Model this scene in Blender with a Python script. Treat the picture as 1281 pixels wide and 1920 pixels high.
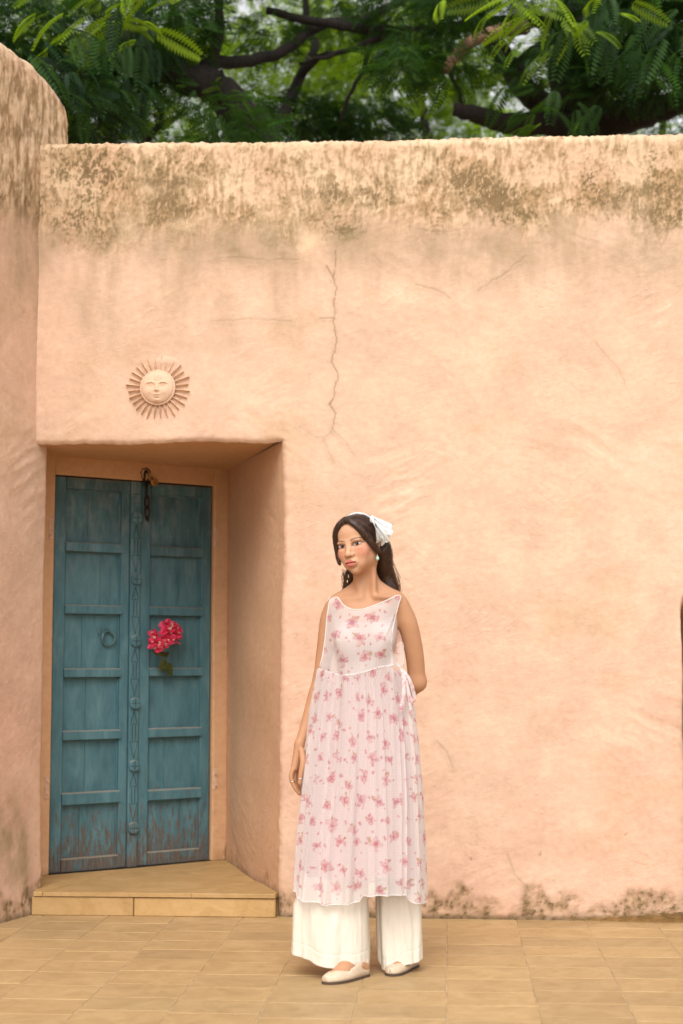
import bpy, math, random
import numpy as np
from mathutils import Vector, Matrix

# ---------------------------------------------------------------- scene, camera, world, sun, exposure
for o in list(bpy.data.objects): bpy.data.objects.remove(o)
S = bpy.context.scene
COL = S.collection
rad = math.radians

F_PX = 3000.0; IMG_W, IMG_H = 1281, 1920
YAW = math.atan(199/3000); PIT = math.atan(275/3000)
CAM = np.array([0.0, -7.31, 1.16])
cd = bpy.data.cameras.new('camera'); cam = bpy.data.objects.new('camera', cd); COL.objects.link(cam)
cd.sensor_fit = 'VERTICAL'; cd.sensor_height = 36.0; cd.sensor_width = 24.0
cd.lens = F_PX/IMG_H*36.0
cd.clip_start = 0.05; cd.clip_end = 2000
cam.location = CAM; cam.rotation_euler = (math.pi/2+PIT, 0, YAW)
cd.dof.use_dof = True; cd.dof.focus_distance = 6.6; cd.dof.aperture_fstop = 2.3; cd.dof.aperture_blades = 0
S.camera = cam
S.render.resolution_x, S.render.resolution_y = 683, 1024

SUN_EL, SUN_AZ = rad(47), rad(185)      # azimuth clockwise from +Y (the wall's back); light comes from behind the camera, almost square to the wall
W = bpy.data.worlds.new('World'); S.world = W; W.use_nodes = True
nt = W.node_tree; nt.nodes.clear()
sky = nt.nodes.new('ShaderNodeTexSky'); sky.sky_type = 'NISHITA'; sky.sun_disc = False
sky.sun_elevation = SUN_EL; sky.sun_rotation = SUN_AZ
sky.air_density = 1.0; sky.dust_density = 2.0; sky.ozone_density = 1.0
hs = nt.nodes.new('ShaderNodeHueSaturation'); hs.inputs['Saturation'].default_value = 0.06
bg = nt.nodes.new('ShaderNodeBackground'); bg.inputs['Strength'].default_value = 0.15
wo = nt.nodes.new('ShaderNodeOutputWorld')
nt.links.new(sky.outputs[0], hs.inputs['Color']); nt.links.new(hs.outputs[0], bg.inputs[0]); nt.links.new(bg.outputs[0], wo.inputs[0])

ld = bpy.data.lights.new('sun', 'SUN'); sun = bpy.data.objects.new('sun', ld); COL.objects.link(sun)
ld.energy = 1.5; ld.angle = rad(45); ld.color = (1.0, 0.965, 0.92)
sd = Vector((math.sin(SUN_AZ)*math.cos(SUN_EL), math.cos(SUN_AZ)*math.cos(SUN_EL), math.sin(SUN_EL)))
sun.rotation_euler = sd.to_track_quat('Z', 'Y').to_euler(); sun.location = (0, -4, 8)
V = S.view_settings; V.view_transform = 'Standard'; V.look = 'None'; V.gamma = 1.0; V.use_curve_mapping = False
V.exposure = 0.68

# ---------------------------------------------------------------- pixel -> place
fw = np.array([-math.sin(YAW)*math.cos(PIT), math.cos(YAW)*math.cos(PIT), math.sin(PIT)])
rt = np.array([math.cos(YAW), math.sin(YAW), 0]); up = np.cross(rt, fw)
def ray(px, py): return fw+rt*((px-640.5)/F_PX)+up*(-(py-960)/F_PX)
def onY(px, py, y=0.0): d = ray(px, py); return CAM+d*((y-CAM[1])/d[1])
def onZ(px, py, z=0.0): d = ray(px, py); return CAM+d*((z-CAM[2])/d[2])
def wxz(px, py): p = onY(px, py); return p[0], p[2]

# ---------------------------------------------------------------- noise
def _h(ix, iy, seed):
    n = (ix.astype(np.int64)*374761393+iy.astype(np.int64)*668265263+seed*1442695041) & 0xffffffff
    n = ((n ^ (n >> 13))*1274126177) & 0xffffffff
    return (n ^ (n >> 16)) & 0xffffffff
def pn(x, y, seed=0):
    x0 = np.floor(x); y0 = np.floor(y); fx = x-x0; fy = y-y0
    u = fx*fx*fx*(fx*(fx*6-15)+10); v = fy*fy*fy*(fy*(fy*6-15)+10)
    def g(ix, iy, dx, dy):
        a = _h(ix, iy, seed)*(2*math.pi/4294967296.0)
        return np.cos(a)*dx+np.sin(a)*dy
    a = g(x0, y0, fx, fy); b = g(x0+1, y0, fx-1, fy); c = g(x0, y0+1, fx, fy-1); d = g(x0+1, y0+1, fx-1, fy-1)
    return ((a+(b-a)*u)*(1-v)+(c+(d-c)*u)*v)*1.5
def fbm(x, y, o=4, seed=0, gain=.5):
    r = 0; a = 1.0; t = 0
    for i in range(o):
        r = r+a*pn(x*2**i+i*17.3, y*2**i-i*9.1, seed+i); t += a; a *= gain
    return r/t
def ridge(x, y, o=3, seed=0):
    r = 0; a = 1.0; t = 0
    for i in range(o):
        r = r+a*(1-np.abs(pn(x*2**i+i*7.7, y*2**i+i*3.3, seed+i))*1.6); t += a; a *= .5
    return r/t
def sst(a, b, x):
    t = np.clip((x-a)/(b-a), 0, 1); return t*t*(3-2*t)
def mix(a, b, t):
    t = np.asarray(t)[..., None]; return np.asarray(a)*(1-t)+np.asarray(b)*t
def sr(r, g, b):
    f = lambda c: (c/255/12.92 if c/255 <= .04045 else ((c/255+.055)/1.055)**2.4)
    return np.array([f(r), f(g), f(b)])

# ---------------------------------------------------------------- mesh helpers
def tag(o, label=None, cat=None, group=None, kind=None):
    if label: o['label'] = label
    if cat: o['category'] = cat
    if group: o['group'] = group
    if kind: o['kind'] = kind
    return o
def link(name, me, m=None, parent=None):
    o = bpy.data.objects.new(name, me); COL.objects.link(o)
    if m is not None: me.materials.append(m)
    if parent is not None: o.parent = parent
    return o
def empty(name, loc=(0, 0, 0), rz=0.0):
    o = bpy.data.objects.new(name, None); COL.objects.link(o); o.location = loc; o.rotation_euler = (0, 0, rz)
    o.empty_display_size = .1
    return o
def npmesh(name, v, f, col=None, smooth=True, uv=None):
    """v (n,3), f (m,3|4) numpy"""
    v = np.asarray(v, np.float32); f = np.asarray(f, np.int32)
    me = bpy.data.meshes.new(name)
    k = f.shape[1]
    me.vertices.add(len(v)); me.vertices.foreach_set('co', v.ravel())
    me.loops.add(f.size); me.loops.foreach_set('vertex_index', f.ravel())
    me.polygons.add(len(f)); me.polygons.foreach_set('loop_start', np.arange(0, f.size, k, dtype=np.int32))
    me.polygons.foreach_set('use_smooth', np.full(len(f), smooth, dtype=bool))
    if col is not None:
        c = np.ones((len(v), 4), np.float32); c[:, :3] = col
        a = me.color_attributes.new('Col', 'FLOAT_COLOR', 'POINT'); a.data.foreach_set('color', c.ravel())
    if uv is not None:
        l = me.uv_layers.new(name='UVMap'); l.data.foreach_set('uv', np.asarray(uv, np.float32)[f.ravel()].ravel())
    me.update(calc_edges=True)
    return me
def gridf(nr, nc, mask=None, flip=False, wrap=False):
    i, j = np.meshgrid(np.arange(nr-1), np.arange(nc if wrap else nc-1), indexing='ij')
    j2 = (j+1) % nc
    a = i*nc+j; b = i*nc+j2; c = (i+1)*nc+j2; d = (i+1)*nc+j
    q = np.stack([a, b, c, d], -1)
    if flip: q = q[..., ::-1]
    return q[mask] if mask is not None else q.reshape(-1, 4)
def compact(v, f, *attrs):
    u = np.unique(f); m = np.full(len(v), -1, np.int64); m[u] = np.arange(len(u))
    return (v[u], m[f])+tuple(a[u] for a in attrs)
class MB:
    """collects vertices and polygons for one mesh"""
    def __init__(s): s.v = []; s.f = []
    def add(s, vs, fs):
        b = len(s.v); s.v += [tuple(p) for p in vs]; s.f += [tuple(b+i for i in q) for q in fs]; return s
    def box(s, x0, x1, y0, y1, z0, z1, bev=0.0, taper=0.0):
        if bev <= 0:
            vs = [(x, y, z) for z in (z0, z1) for y in (y0, y1) for x in (x0, x1)]
            return s.add(vs, [(0, 2, 3, 1), (4, 5, 7, 6), (0, 1, 5, 4), (1, 3, 7, 5), (3, 2, 6, 7), (2, 0, 4, 6)])
        b = bev; vs = []; fs = []
        def face(p): fs.append(tuple(range(len(vs), len(vs)+len(p)))); vs.extend(p)
        X = (x0, x1); Y = (y0, y1); Z = (z0, z1); sg = (1, -1)
        c = {}
        for i in (0, 1):
            for j in (0, 1):
                for k in (0, 1):
                    c[i, j, k] = ((X[i], Y[j]+sg[j]*b, Z[k]+sg[k]*b), (X[i]+sg[i]*b, Y[j], Z[k]+sg[k]*b), (X[i]+sg[i]*b, Y[j]+sg[j]*b, Z[k]))
        idx = {}
        for kk, t in c.items():
            for a in range(3): idx[kk, a] = len(vs); vs.append(t[a])
        def q(*k): fs.append(tuple(idx[a] for a in k))
        for i in (0, 1):
            r = [((i, 0, 0), 0), ((i, 1, 0), 0), ((i, 1, 1), 0), ((i, 0, 1), 0)]; q(*(r if i else r[::-1]))
            r = [((0, i, 0), 1), ((1, i, 0), 1), ((1, i, 1), 1), ((0, i, 1), 1)]; q(*(r[::-1] if i else r))
            r = [((0, 0, i), 2), ((1, 0, i), 2), ((1, 1, i), 2), ((0, 1, i), 2)]; q(*(r if i else r[::-1]))
        for i in (0, 1):
            for j in (0, 1):
                q(((i, j, 0), 0), ((i, j, 1), 0), ((i, j, 1), 1), ((i, j, 0), 1))
                q(((i, 0, j), 0), ((i, 1, j), 0), ((i, 1, j), 2), ((i, 0, j), 2))
                q(((0, i, j), 1), ((1, i, j), 1), ((1, i, j), 2), ((0, i, j), 2))
                for k in (0, 1): q(((i, j, k), 0), ((i, j, k), 1), ((i, j, k), 2))
        return s.add(vs, fs)
    def tube(s, pts, r, n=8, closed=False, cap=True):
        pts = [Vector(p) for p in pts]; m = len(pts)
        rr = r if hasattr(r, '__len__') else [r]*m
        b = len(s.v); prev = None
        for i, p in enumerate(pts):
            if closed: t = pts[(i+1) % m]-pts[i-1]
            else: t = pts[min(i+1, m-1)]-pts[max(i-1, 0)]
            t.normalize()
            a = prev if prev is not None else (Vector((0, 0, 1)) if abs(t.z) < .9 else Vector((1, 0, 0)))
            a = (a-t*a.dot(t)).normalized(); c = t.cross(a); prev = a
            for k in range(n):
                w = 2*math.pi*k/n; s.v.append(tuple(p+(a*math.cos(w)+c*math.sin(w))*rr[i]))
        for i in range(m if closed else m-1):
            i2 = (i+1) % m
            for k in range(n):
                k2 = (k+1) % n; s.f.append((b+i*n+k, b+i*n+k2, b+i2*n+k2, b+i2*n+k))
        if cap and not closed:
            s.f.append(tuple(b+k for k in range(n))[::-1]); s.f.append(tuple(b+(m-1)*n+k for k in range(n)))
        return s
    def mesh(s, name, smooth=False):
        me = bpy.data.meshes.new(name); me.from_pydata(s.v, [], s.f); me.update()
        if smooth: me.polygons.foreach_set('use_smooth', np.ones(len(me.polygons), dtype=bool))
        return me
    def build(s, name, m, parent=None, smooth=False):
        me = s.mesh(name, smooth)
        import bmesh
        bm = bmesh.new(); bm.from_mesh(me); bmesh.ops.remove_doubles(bm, verts=bm.verts, dist=1e-6); bmesh.ops.recalc_face_normals(bm, faces=bm.faces); bm.to_mesh(me); bm.free()
        return link(name, me, m, parent)

# ---------------------------------------------------------------- materials
class NB:
    def __init__(s, name):
        s.m = bpy.data.materials.new(name); s.m.use_nodes = True; s.t = s.m.node_tree; s.t.nodes.clear()
        s.out = s.n('ShaderNodeOutputMaterial'); s.b = s.n('ShaderNodeBsdfPrincipled'); s.l(s.b.outputs[0], s.out.inputs[0])
        s.tc = None
    def n(s, t, **kw):
        n = s.t.nodes.new(t)
        for k, v in kw.items(): setattr(n, k, v)
        return n
    def l(s, a, b): s.t.links.new(a, b)
    def set(s, **kw):
        for k, v in kw.items():
            i = s.b.inputs[k.replace('_', ' ')]
            if hasattr(v, 'is_linked') or isinstance(v, bpy.types.NodeSocket): s.l(v, i)
            else: i.default_value = (*v, 1) if hasattr(v, '__len__') and len(v) == 3 else v
        return s
    def co(s, kind='Object'):
        if s.tc is None: s.tc = s.n('ShaderNodeTexCoord')
        return s.tc.outputs[kind]
    def mapp(s, v, scale=(1, 1, 1), loc=(0, 0, 0)):
        m = s.n('ShaderNodeMapping'); s.l(v, m.inputs[0]); m.inputs['Scale'].default_value = scale; m.inputs['Location'].default_value = loc; return m.outputs[0]
    def noise(s, v, scale, detail=4, rough=.55, dist=0.0):
        n = s.n('ShaderNodeTexNoise'); s.l(v, n.inputs['Vector']); n.inputs['Scale'].default_value = scale; n.inputs['Detail'].default_value = detail
        n.inputs['Roughness'].default_value = rough; n.inputs['Distortion'].default_value = dist; return n.outputs['Fac']
    def vor(s, v, scale, feat='F1'):
        n = s.n('ShaderNodeTexVoronoi', feature=feat); s.l(v, n.inputs['Vector']); n.inputs['Scale'].default_value = scale; return n.outputs['Distance']
    def attr(s, name='Col'):
        return s.n('ShaderNodeAttribute', attribute_name=name).outputs['Color']
    def ramp(s, f, stops):
        r = s.n('ShaderNodeValToRGB'); s.l(f, r.inputs[0]); e = r.color_ramp.elements
        while len(e) < len(stops): e.new(.5)
        for q, (p, c) in zip(e, stops): q.position = p; q.color = (*c, 1) if hasattr(c, '__len__') else (c, c, c, 1)
        return r.outputs[0]
    def mixc(s, f, a, b, mode='MIX'):
        m = s.n('ShaderNodeMix', data_type='RGBA', blend_type=mode)
        for v, i in ((f, 0), (a, 6), (b, 7)):
            if isinstance(v, bpy.types.NodeSocket): s.l(v, m.inputs[i])
            elif hasattr(v, '__len__'): m.inputs[i].default_value = (*v, 1)
            else: m.inputs[i].default_value = v
        return m.outputs[2]
    def math(s, op, a, b=0.0):
        m = s.n('ShaderNodeMath', operation=op)
        for v, i in ((a, 0), (b, 1)):
            if isinstance(v, bpy.types.NodeSocket): s.l(v, m.inputs[i])
            else: m.inputs[i].default_value = v
        return m.outputs[0]
    def bump(s, h, strength=.5, dist=.002, prev=None):
        b = s.n('ShaderNodeBump'); s.l(h, b.inputs['Height']); b.inputs['Strength'].default_value = strength; b.inputs['Distance'].default_value = dist
        if prev is not None: s.l(prev, b.inputs['Normal'])
        return b.outputs[0]
    def objrand(s): return s.n('ShaderNodeObjectInfo').outputs['Random']

def plain(name, col, rough=.7, metal=0.0, bumpscale=None, bs=.3, bd=.001, var=.0, vscale=40):
    b = NB(name); c = tuple(col)
    if var:
        nz = b.noise(b.co(), vscale, 5)
        c2 = tuple(x*(1-var) for x in c); c3 = tuple(min(1, x*(1+var)) for x in c)
        b.set(Base_Color=b.ramp(nz, [(.3, c2), (.7, c3)]))
    else: b.set(Base_Color=c)
    b.set(Roughness=rough, Metallic=metal)
    if bumpscale: b.set(Normal=b.bump(b.noise(b.co(), bumpscale, 5), bs, bd))
    return b.m

def mat_plaster():
    b = NB('lime_plaster')
    c = b.attr(); v = b.co()
    n1 = b.noise(v, 35, 6, .6); n2 = b.noise(v, 160, 4, .6)
    c = b.mixc(b.math('MULTIPLY', b.ramp(n2, [(.66, 0.0), (.74, 1.0)]), .35), c, b.mixc(1.0, c, (.62, .52, .42), 'MULTIPLY'))
    c2 = b.mixc(b.ramp(n1, [(.35, 0.0), (.75, 1.0)]), c, b.mixc(.5, c, b.mixc(1.0, c, (.80, .74, .68), 'MULTIPLY')))
    b.set(Base_Color=c2, Roughness=.93)
    b.b.inputs['Specular IOR Level'].default_value = .2
    vr = b.n('ShaderNodeMapping'); b.l(v, vr.inputs[0]); vr.inputs['Rotation'].default_value = (0, rad(24), 0); vm = b.mapp(vr.outputs[0], (1, 1, 2.0))
    h1 = b.noise(vm, 16, 5, .6, 1.0); h2 = b.noise(vm, 70, 6, .7, .6); h3 = b.noise(v, 260, 3, .6)
    pm = b.ramp(b.noise(v, 2.3, 4, .6), [(.42, .12), (.66, 1.0)]); h2 = b.math('MULTIPLY', h2, pm)
    nrm = b.bump(h1, .30, .007); nrm = b.bump(h2, .60, .006, nrm); nrm = b.bump(h3, .35, .0012, nrm)
    b.set(Normal=nrm)
    return b.m
M_PLASTER = mat_plaster()

def mat_stone(name, c0, c1, c2, joint=None):
    b = NB(name); v = b.co('Object'); r = b.objrand()
    off = b.n('ShaderNodeCombineXYZ'); b.l(b.math('MULTIPLY', r, 37.0), off.inputs[0]); b.l(b.math('MULTIPLY', r, 91.0), off.inputs[1]); b.l(b.math('MULTIPLY', r, 53.0), off.inputs[2])
    va = b.n('ShaderNodeVectorMath', operation='ADD'); b.l(v, va.inputs[0]); b.l(off.outputs[0], va.inputs[1]); v = va.outputs[0]
    vs = b.mapp(v, (1, 2.4, 2.4))
    n1 = b.noise(vs, 3.0, 5, .6, 1.2); n2 = b.noise(v, 40, 5, .65); n3 = b.noise(vs, 14, 6, .65, 1.5)
    c = b.ramp(b.noise(v, 7, 6, .7, .8), [(.28, c0), (.5, c1), (.72, c2)])
    c = b.mixc(b.math('MULTIPLY', b.ramp(n3, [(.5, 0.0), (.75, 1.0)]), .45), c, b.mixc(1.0, c, (.80, .68, .52), 'MULTIPLY'))
    tint = b.ramp(r, [(0.0, (.90, .885, .88)), (.35, (.98, .98, .99)), (.65, (1.02, 1.0, .97)), (1.0, (1.05, 1.05, 1.04))])
    c = b.mixc(1.0, c, tint, 'MULTIPLY')
    spk = b.ramp(n2, [(.62, 0.0), (.72, 1.0)])
    c = b.mixc(b.math('MULTIPLY', spk, .4), c, (.22, .14, .065))
    b.set(Base_Color=c, Roughness=b.ramp(n1, [(.3, .5), (.7, .66)]))
    b.b.inputs['Specular IOR Level'].default_value = .35
    nr = b.bump(n3, .4, .003); nr = b.bump(n2, .4, .0016, nr); b.set(Normal=nr)
    return b.m
M_TILE = mat_stone('sandstone_tile', (.345, .225, .105), (.420, .282, .135), (.485, .335, .172))
M_STEP = mat_stone('sandstone_step', (.385, .240, .095), (.46, .290, .118), (.525, .345, .16))
M_GROUT = plain('pale_lime_grout', (.42, .30, .17), .95, bumpscale=120, var=.4, vscale=9)
M_GROUND = plain('dusty_ground', (.33, .23, .13), .95, bumpscale=30, var=.2, vscale=3)

# ---------------------------------------------------------------- ground and paving
gm = MB(); gm.add([(-300, -300, -.03), (300, -300, -.03), (300, 300, -.03), (-300, 300, -.03)], [(0, 1, 2, 3)])
tag(gm.build('ground', M_GROUND), kind='structure')
TW, TD = .305, .232
pv = MB(); pv.box(-5.2, 4.2, -9.5, .25, -.028, -.0022)
pave = tag(pv.build('pavement', M_GROUT), kind='structure')
rng = random.Random(4)
tiles = []
for ci in range(-16, 13):
    x0 = -.012+ci*TW
    y = .10-rng.random()*.10
    while y > -9.3:
        d = TD*rng.choice([1, 1, 1, .93, 1.04, .88]); y -= d
        tiles.append((x0, y, TW, d))
        
tiles = [t for t in tiles if t[0]+t[2] > -4.8]
def inview(t):
    x, y = t[0]+t[2]/2, t[1]+t[3]/2
    if not (-3.3 < y < .2): return 1e6+abs(y+1)
    return abs(y+1.0)+abs(x+.35)
tiles.sort(key=inview)
near = tiles[:286]; rest = tiles[286:]
tmeshes = {}
def tile_mesh(d, var):
    k = (round(d, 4), var)
    if k not in tmeshes:
        r2 = random.Random(hash(k) & 0xffff)
        g = .0016; e = .0018
        b = MB(); w2, d2 = TW/2-g, d/2-g
        j = [r2.uniform(-.0012, .0012) for _ in range(8)]
        lo = [(-w2+j[0], -d2+j[1]), (w2+j[2], -d2+j[3]), (w2+j[4], d2+j[5]), (-w2+j[6], d2+j[7])]
        vs = [(x, yy, -.02) for x, yy in lo]+[(x, yy, -e) for x, yy in lo]+[(x-math.copysign(.003, x), yy-math.copysign(.003, yy), 0) for x, yy in lo]
        fs = [(8, 9, 10, 11)]
        for a in (0, 4):
            for i in range(4): fs.append((a+i, a+(i+1) % 4, a+4+(i+1) % 4, a+4+i))
        me = b.add(vs, fs).mesh('tile'); me.materials.append(M_TILE); tmeshes[k] = me
    return tmeshes[k]
for (x, y, w, d) in near:
    o = bpy.data.objects.new('tile', tile_mesh(d, rng.randrange(3))); COL.objects.link(o); o.parent = pave
    o.location = (x+w/2, y+d/2, rng.uniform(-.0006, .0010)); o.rotation_euler = (rng.gauss(0, .0012), rng.gauss(0, .0012), 0)
b = MB()
for (x, y, w, d) in rest:
    b.box(x+.0025, x+w-.0025, y+.0025, y+d-.0025, -.02, rng.uniform(-.0005, .0008))
tag(b.build('far_tiles', M_TILE, pave), kind='stuff')

# ---------------------------------------------------------------- the plaster: stains and relief as functions of place
C_BASE = np.array([.640, .435, .310]); C_PINK = np.array([.640, .408, .294]); C_CREAM = np.array([.660, .472, .345])
C_TAN = np.array([.540, .360, .205]); C_BROWN = np.array([.235, .150, .075]); C_DARK = np.array([.115, .080, .038])
C_GREY = np.array([.33, .245, .155]); C_MOSS = np.array([.16, .125, .055])
C_LIGHT = np.array([.68, .50, .33])
def pxs(*pts): return [wxz(*p) for p in pts]
CRACKS = [  # polyline in wall coordinates, half width, depth
    (pxs((612, 500), (626, 522), (631, 540), (627, 562), (627, 590), (626, 606), (630, 625), (632, 640), (624, 668), (621, 680), (633, 700), (634, 712), (627, 728), (626, 745), (618, 760), (628, 775), (626, 790), (623, 805)), .0027, .006),
    (pxs((628, 470), (630, 500), (626, 522)), .003, .006),
    (pxs((623, 805), (640, 822), (655, 840), (662, 856)), .0011, .0015), (pxs((623, 805), (606, 822), (615, 850), (622, 862)), .001, .0015),
    (pxs((560, 800), (585, 818), (606, 822)), .0009, .0015),
    (pxs((395, 600), (430, 602), (470, 598), (510, 600), (545, 602)), .0013, .003),
    (pxs((400, 486), (450, 482), (500, 488), (560, 486)), .0014, .003),
    (pxs((597, 598), (625, 596)), .002, .003),
    (pxs((780, 534), (806, 540), (830, 548), (845, 560)), .0016, .003), (pxs((895, 545), (925, 525), (950, 512), (985, 480)), .0017, .003),
    (pxs((700, 476), (715, 495)), .0012, .002), (pxs((1115, 640), (1140, 670), (1160, 690), (1172, 720)), .0013, .002),
    (pxs((35, 560), (48, 530), (60, 515)), .002, .003),
    (pxs((820, 1390), (838, 1410), (850, 1440)), .0016, .002), (pxs((950, 1600), (965, 1640), (990, 1665)), .0016, .002),
    (pxs((780, 430), (830, 436), (880, 428)), .0014, .002), (pxs((1230, 430), (1281, 428)), .002, .003),
]
SPOTS = [ # px, py, rx, ry (px), strength, kind(0 dark speckle moss, 1 grey brown soft wash, 2 pale repair, 3 tan)
    (170, 330, 90, 75, 1.0, 0), (150, 410, 80, 40, .9, 0), (110, 300, 50, 40, .6, 0), (285, 350, 60, 45, .55, 0), (320, 400, 40, 30, .7, 0), (215, 430, 70, 22, .7, 0),
    (480, 335, 50, 55, .45, 0), (640, 432, 50, 28, .95, 0), (640, 405, 45, 18, .6, 0), (700, 290, 80, 30, .35, 0), (960, 410, 55, 20, .9, 0), (1110, 335, 32, 45, .8, 0), (1130, 390, 40, 30, .6, 0),
    (1225, 340, 42, 45, .9, 0), (1255, 405, 45, 28, 1.0, 0), (1240, 300, 60, 40, .5, 0), (820, 400, 60, 25, .5, 0), (1010, 330, 60, 40, .4, 0), (575, 300, 70, 40, .35, 0),
    (200, 440, 110, 30, .55, 1), (330, 455, 90, 40, .5, 1), (480, 455, 90, 42, .85, 1), (545, 440, 60, 40, .6, 1), (650, 455, 50, 45, .85, 1), (800, 460, 70, 45, .6, 1), (930, 470, 70, 50, .65, 1), (1040, 450, 60, 50, .6, 1),
    (870, 510, 40, 35, .55, 1), (1240, 480, 60, 40, .6, 1), (1150, 470, 70, 40, .35, 1), (420, 540, 30, 70, .35, 1), (525, 570, 22, 50, .4, 1), (440, 620, 20, 40, .3, 1), (330, 490, 50, 40, .4, 1), (90, 470, 30, 60, .5, 1),
    (25, 460, 30, 60, .55, 1), (160, 590, 14, 50, .3, 1), (215, 590, 10, 60, .25, 1), (1050, 640, 14, 40, .15, 1),
    (590, 460, 26, 32, 1.0, 2), (250, 420, 26, 40, .6, 2), (360, 420, 40, 20, .5, 2), (760, 350, 20, 60, .5, 2), (1190, 320, 22, 70, .55, 2), (490, 400, 30, 40, .35, 2), (560, 380, 40, 30, .35, 2), (280, 360, 26, 12, .6, 2),
]
SPOTS_W = []
for (px, py, rx, ry, s_, k_) in SPOTS:
    a = wxz(px, py); e = wxz(px+rx, py+ry); SPOTS_W.append((a[0], a[1], abs(e[0]-a[0]), abs(e[1]-a[1]), s_, k_))
def seg_dist(x, z, pl):
    d = np.full(x.shape, 9.0); 
    for (ax, az), (bx, bz) in zip(pl[:-1], pl[1:]):
        vx, vz = bx-ax, bz-az; t = np.clip(((x-ax)*vx+(z-az)*vz)/(vx*vx+vz*vz), 0, 1)
        d = np.minimum(d, np.hypot(x-ax-t*vx, z-az-t*vz))
    return d
ZTOP = 3.595
def plaster(x, z, ztop=ZTOP, wall=True, seed=0, base=True, bandshift=0.0):
    """relief (m, + is outward) and colour for plaster at wall coordinates x (along), z (up)"""
    wx_ = x+.04*fbm(x*3, z*3, 3, 50+seed); wz_ = z+.04*fbm(x*3, z*3, 3, 57+seed)
    # relief: slow unevenness, trowel sweeps running obliquely, short scratches
    rel = .010*fbm(x*1.1, z*1.1, 3, 1+seed)
    a1 = .45; u = wx_*math.cos(a1)+wz_*math.sin(a1); w = -wx_*math.sin(a1)+wz_*math.cos(a1)
    patch = sst(-.15, .25, fbm(x*1.3, z*1.3, 2, 70+seed))
    sweep = ridge(u*2.2, w*9, 3, 5+seed)
    a2 = -.5; u2 = wx_*math.cos(a2)+wz_*math.sin(a2); w2 = -wx_*math.sin(a2)+wz_*math.cos(a2)
    sweep2 = ridge(u2*2.0, w2*8, 3, 9+seed)
    amp = .0016+.0060*sst(.0, .45, fbm(x*1.7, z*1.7, 3, 77+seed))
    rel += amp*(sweep*patch+sweep2*(1-patch)-.55)
    chip = ridge(u*7, w*24, 2, 13+seed); chip = np.clip(chip-.84, 0, 1)*sst(.12, .4, fbm(x*3.4, z*3.4, 3, 16+seed))
    rel += .016*chip
    gouge = np.clip(ridge(u2*7, w2*26, 2, 23+seed)-.86, 0, 1)*sst(.12, .4, fbm(x*3.0, z*3.0, 3, 26+seed))
    rel -= .018*gouge
    rel += .0008*fbm(x*38, z*38, 3, 30+seed)
    # colour
    tone = fbm(wx_*.9, wz_*.9, 4, 33+seed); t2 = fbm(wx_*4, wz_*4, 4, 37+seed); t3 = fbm(x*14, z*22, 4, 41+seed)
    c = mix(C_BASE, C_PINK, np.clip(sst(2.2, .4, z)*.8+tone*.7, 0, 1))
    c = mix(c, C_CREAM, np.clip(tone*-.8+.15+t2*.6, 0, .8))
    c = c*(1+.15*t2+.09*t3)[..., None]
    c = mix(c, C_TAN*.95, np.clip(.9*fbm(wx_*2.1, wz_*2.6, 5, 47+seed)-.12, 0, .45))
    c = mix(c, C_TAN*.92, np.clip(gouge*4, 0, .6)); c = mix(c, C_CREAM*1.06, np.clip(chip*4, 0, .6))
    # weathered band below the coping: brown growth in soft patches, broken up by fine vertical strokes
    d = ztop-z+bandshift
    edge = .44+.10*fbm(x*1.6, x*0+3.3+seed, 3, 44)+.16*fbm(x*5, z*3, 5, 45+seed)+.05*fbm(x*26, z*7, 4, 46+seed)
    band = sst(edge+.13, edge-.10, d)
    wv = 1.6*fbm(x*5, z*5, 3, 58+seed)
    streak = fbm(x*46+wv, z*9, 3, 48+seed); sp = fbm(x*24+wv, z*17, 4, 52+seed); sp2 = fbm(x*70, z*52, 3, 55+seed); soft = fbm(x*2.6, z*4.2, 5, 60+seed)
    st = ridge(x*38+1.5*wv, z*4.5, 2, 59+seed)
    lowb = np.exp(-((d-edge+.10)/.10)**2)
    am = .50+.95*soft+.26*lowb+.12*sst(.0, .10, d)-.25*sst(.06, .0, d)
    q = sst(.10, 1.05, am+.75*streak+.65*sp+.40*sp2)
    peach = mix(C_BASE*np.array([1.0, .99, .93]), C_LIGHT, np.clip(.4+1.2*t2, 0, 1))
    olive = mix(np.array([.350, .225, .105]), np.array([.265, .180, .090]), np.clip(.5+1.5*t2, 0, 1))
    bc = mix(peach, olive, q*.86)
    bc = mix(bc, C_DARK*1.25, sst(.80, 1.25, am+.55*sp+.75*sp2)*.72)
    bc = mix(bc, peach*1.03, sst(.86, .97, st)*.80*sst(.10, .22, d))
    c = mix(c, bc, band)
    wash = sst(1.0, .32, d+.30*fbm(x*2.2, z*1.0, 4, 61+seed)+.10*fbm(x*16, z*2.0, 3, 63+seed))*(1-band)
    wq = wash*np.clip(.40+1.5*fbm(x*4.5, z*2.4, 5, 65+seed)+.55*fbm(x*22, z*3.0, 3, 67+seed), 0, .9)
    c = mix(c, mix(np.array([.42, .295, .180]), np.array([.32, .225, .130]), np.clip(.5+t2, 0, 1)), wq*.80)
    rel += band*(.0045*streak+.0035*sp+.0025*sp2-.002*np.clip(st, 0, 1))
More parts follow.
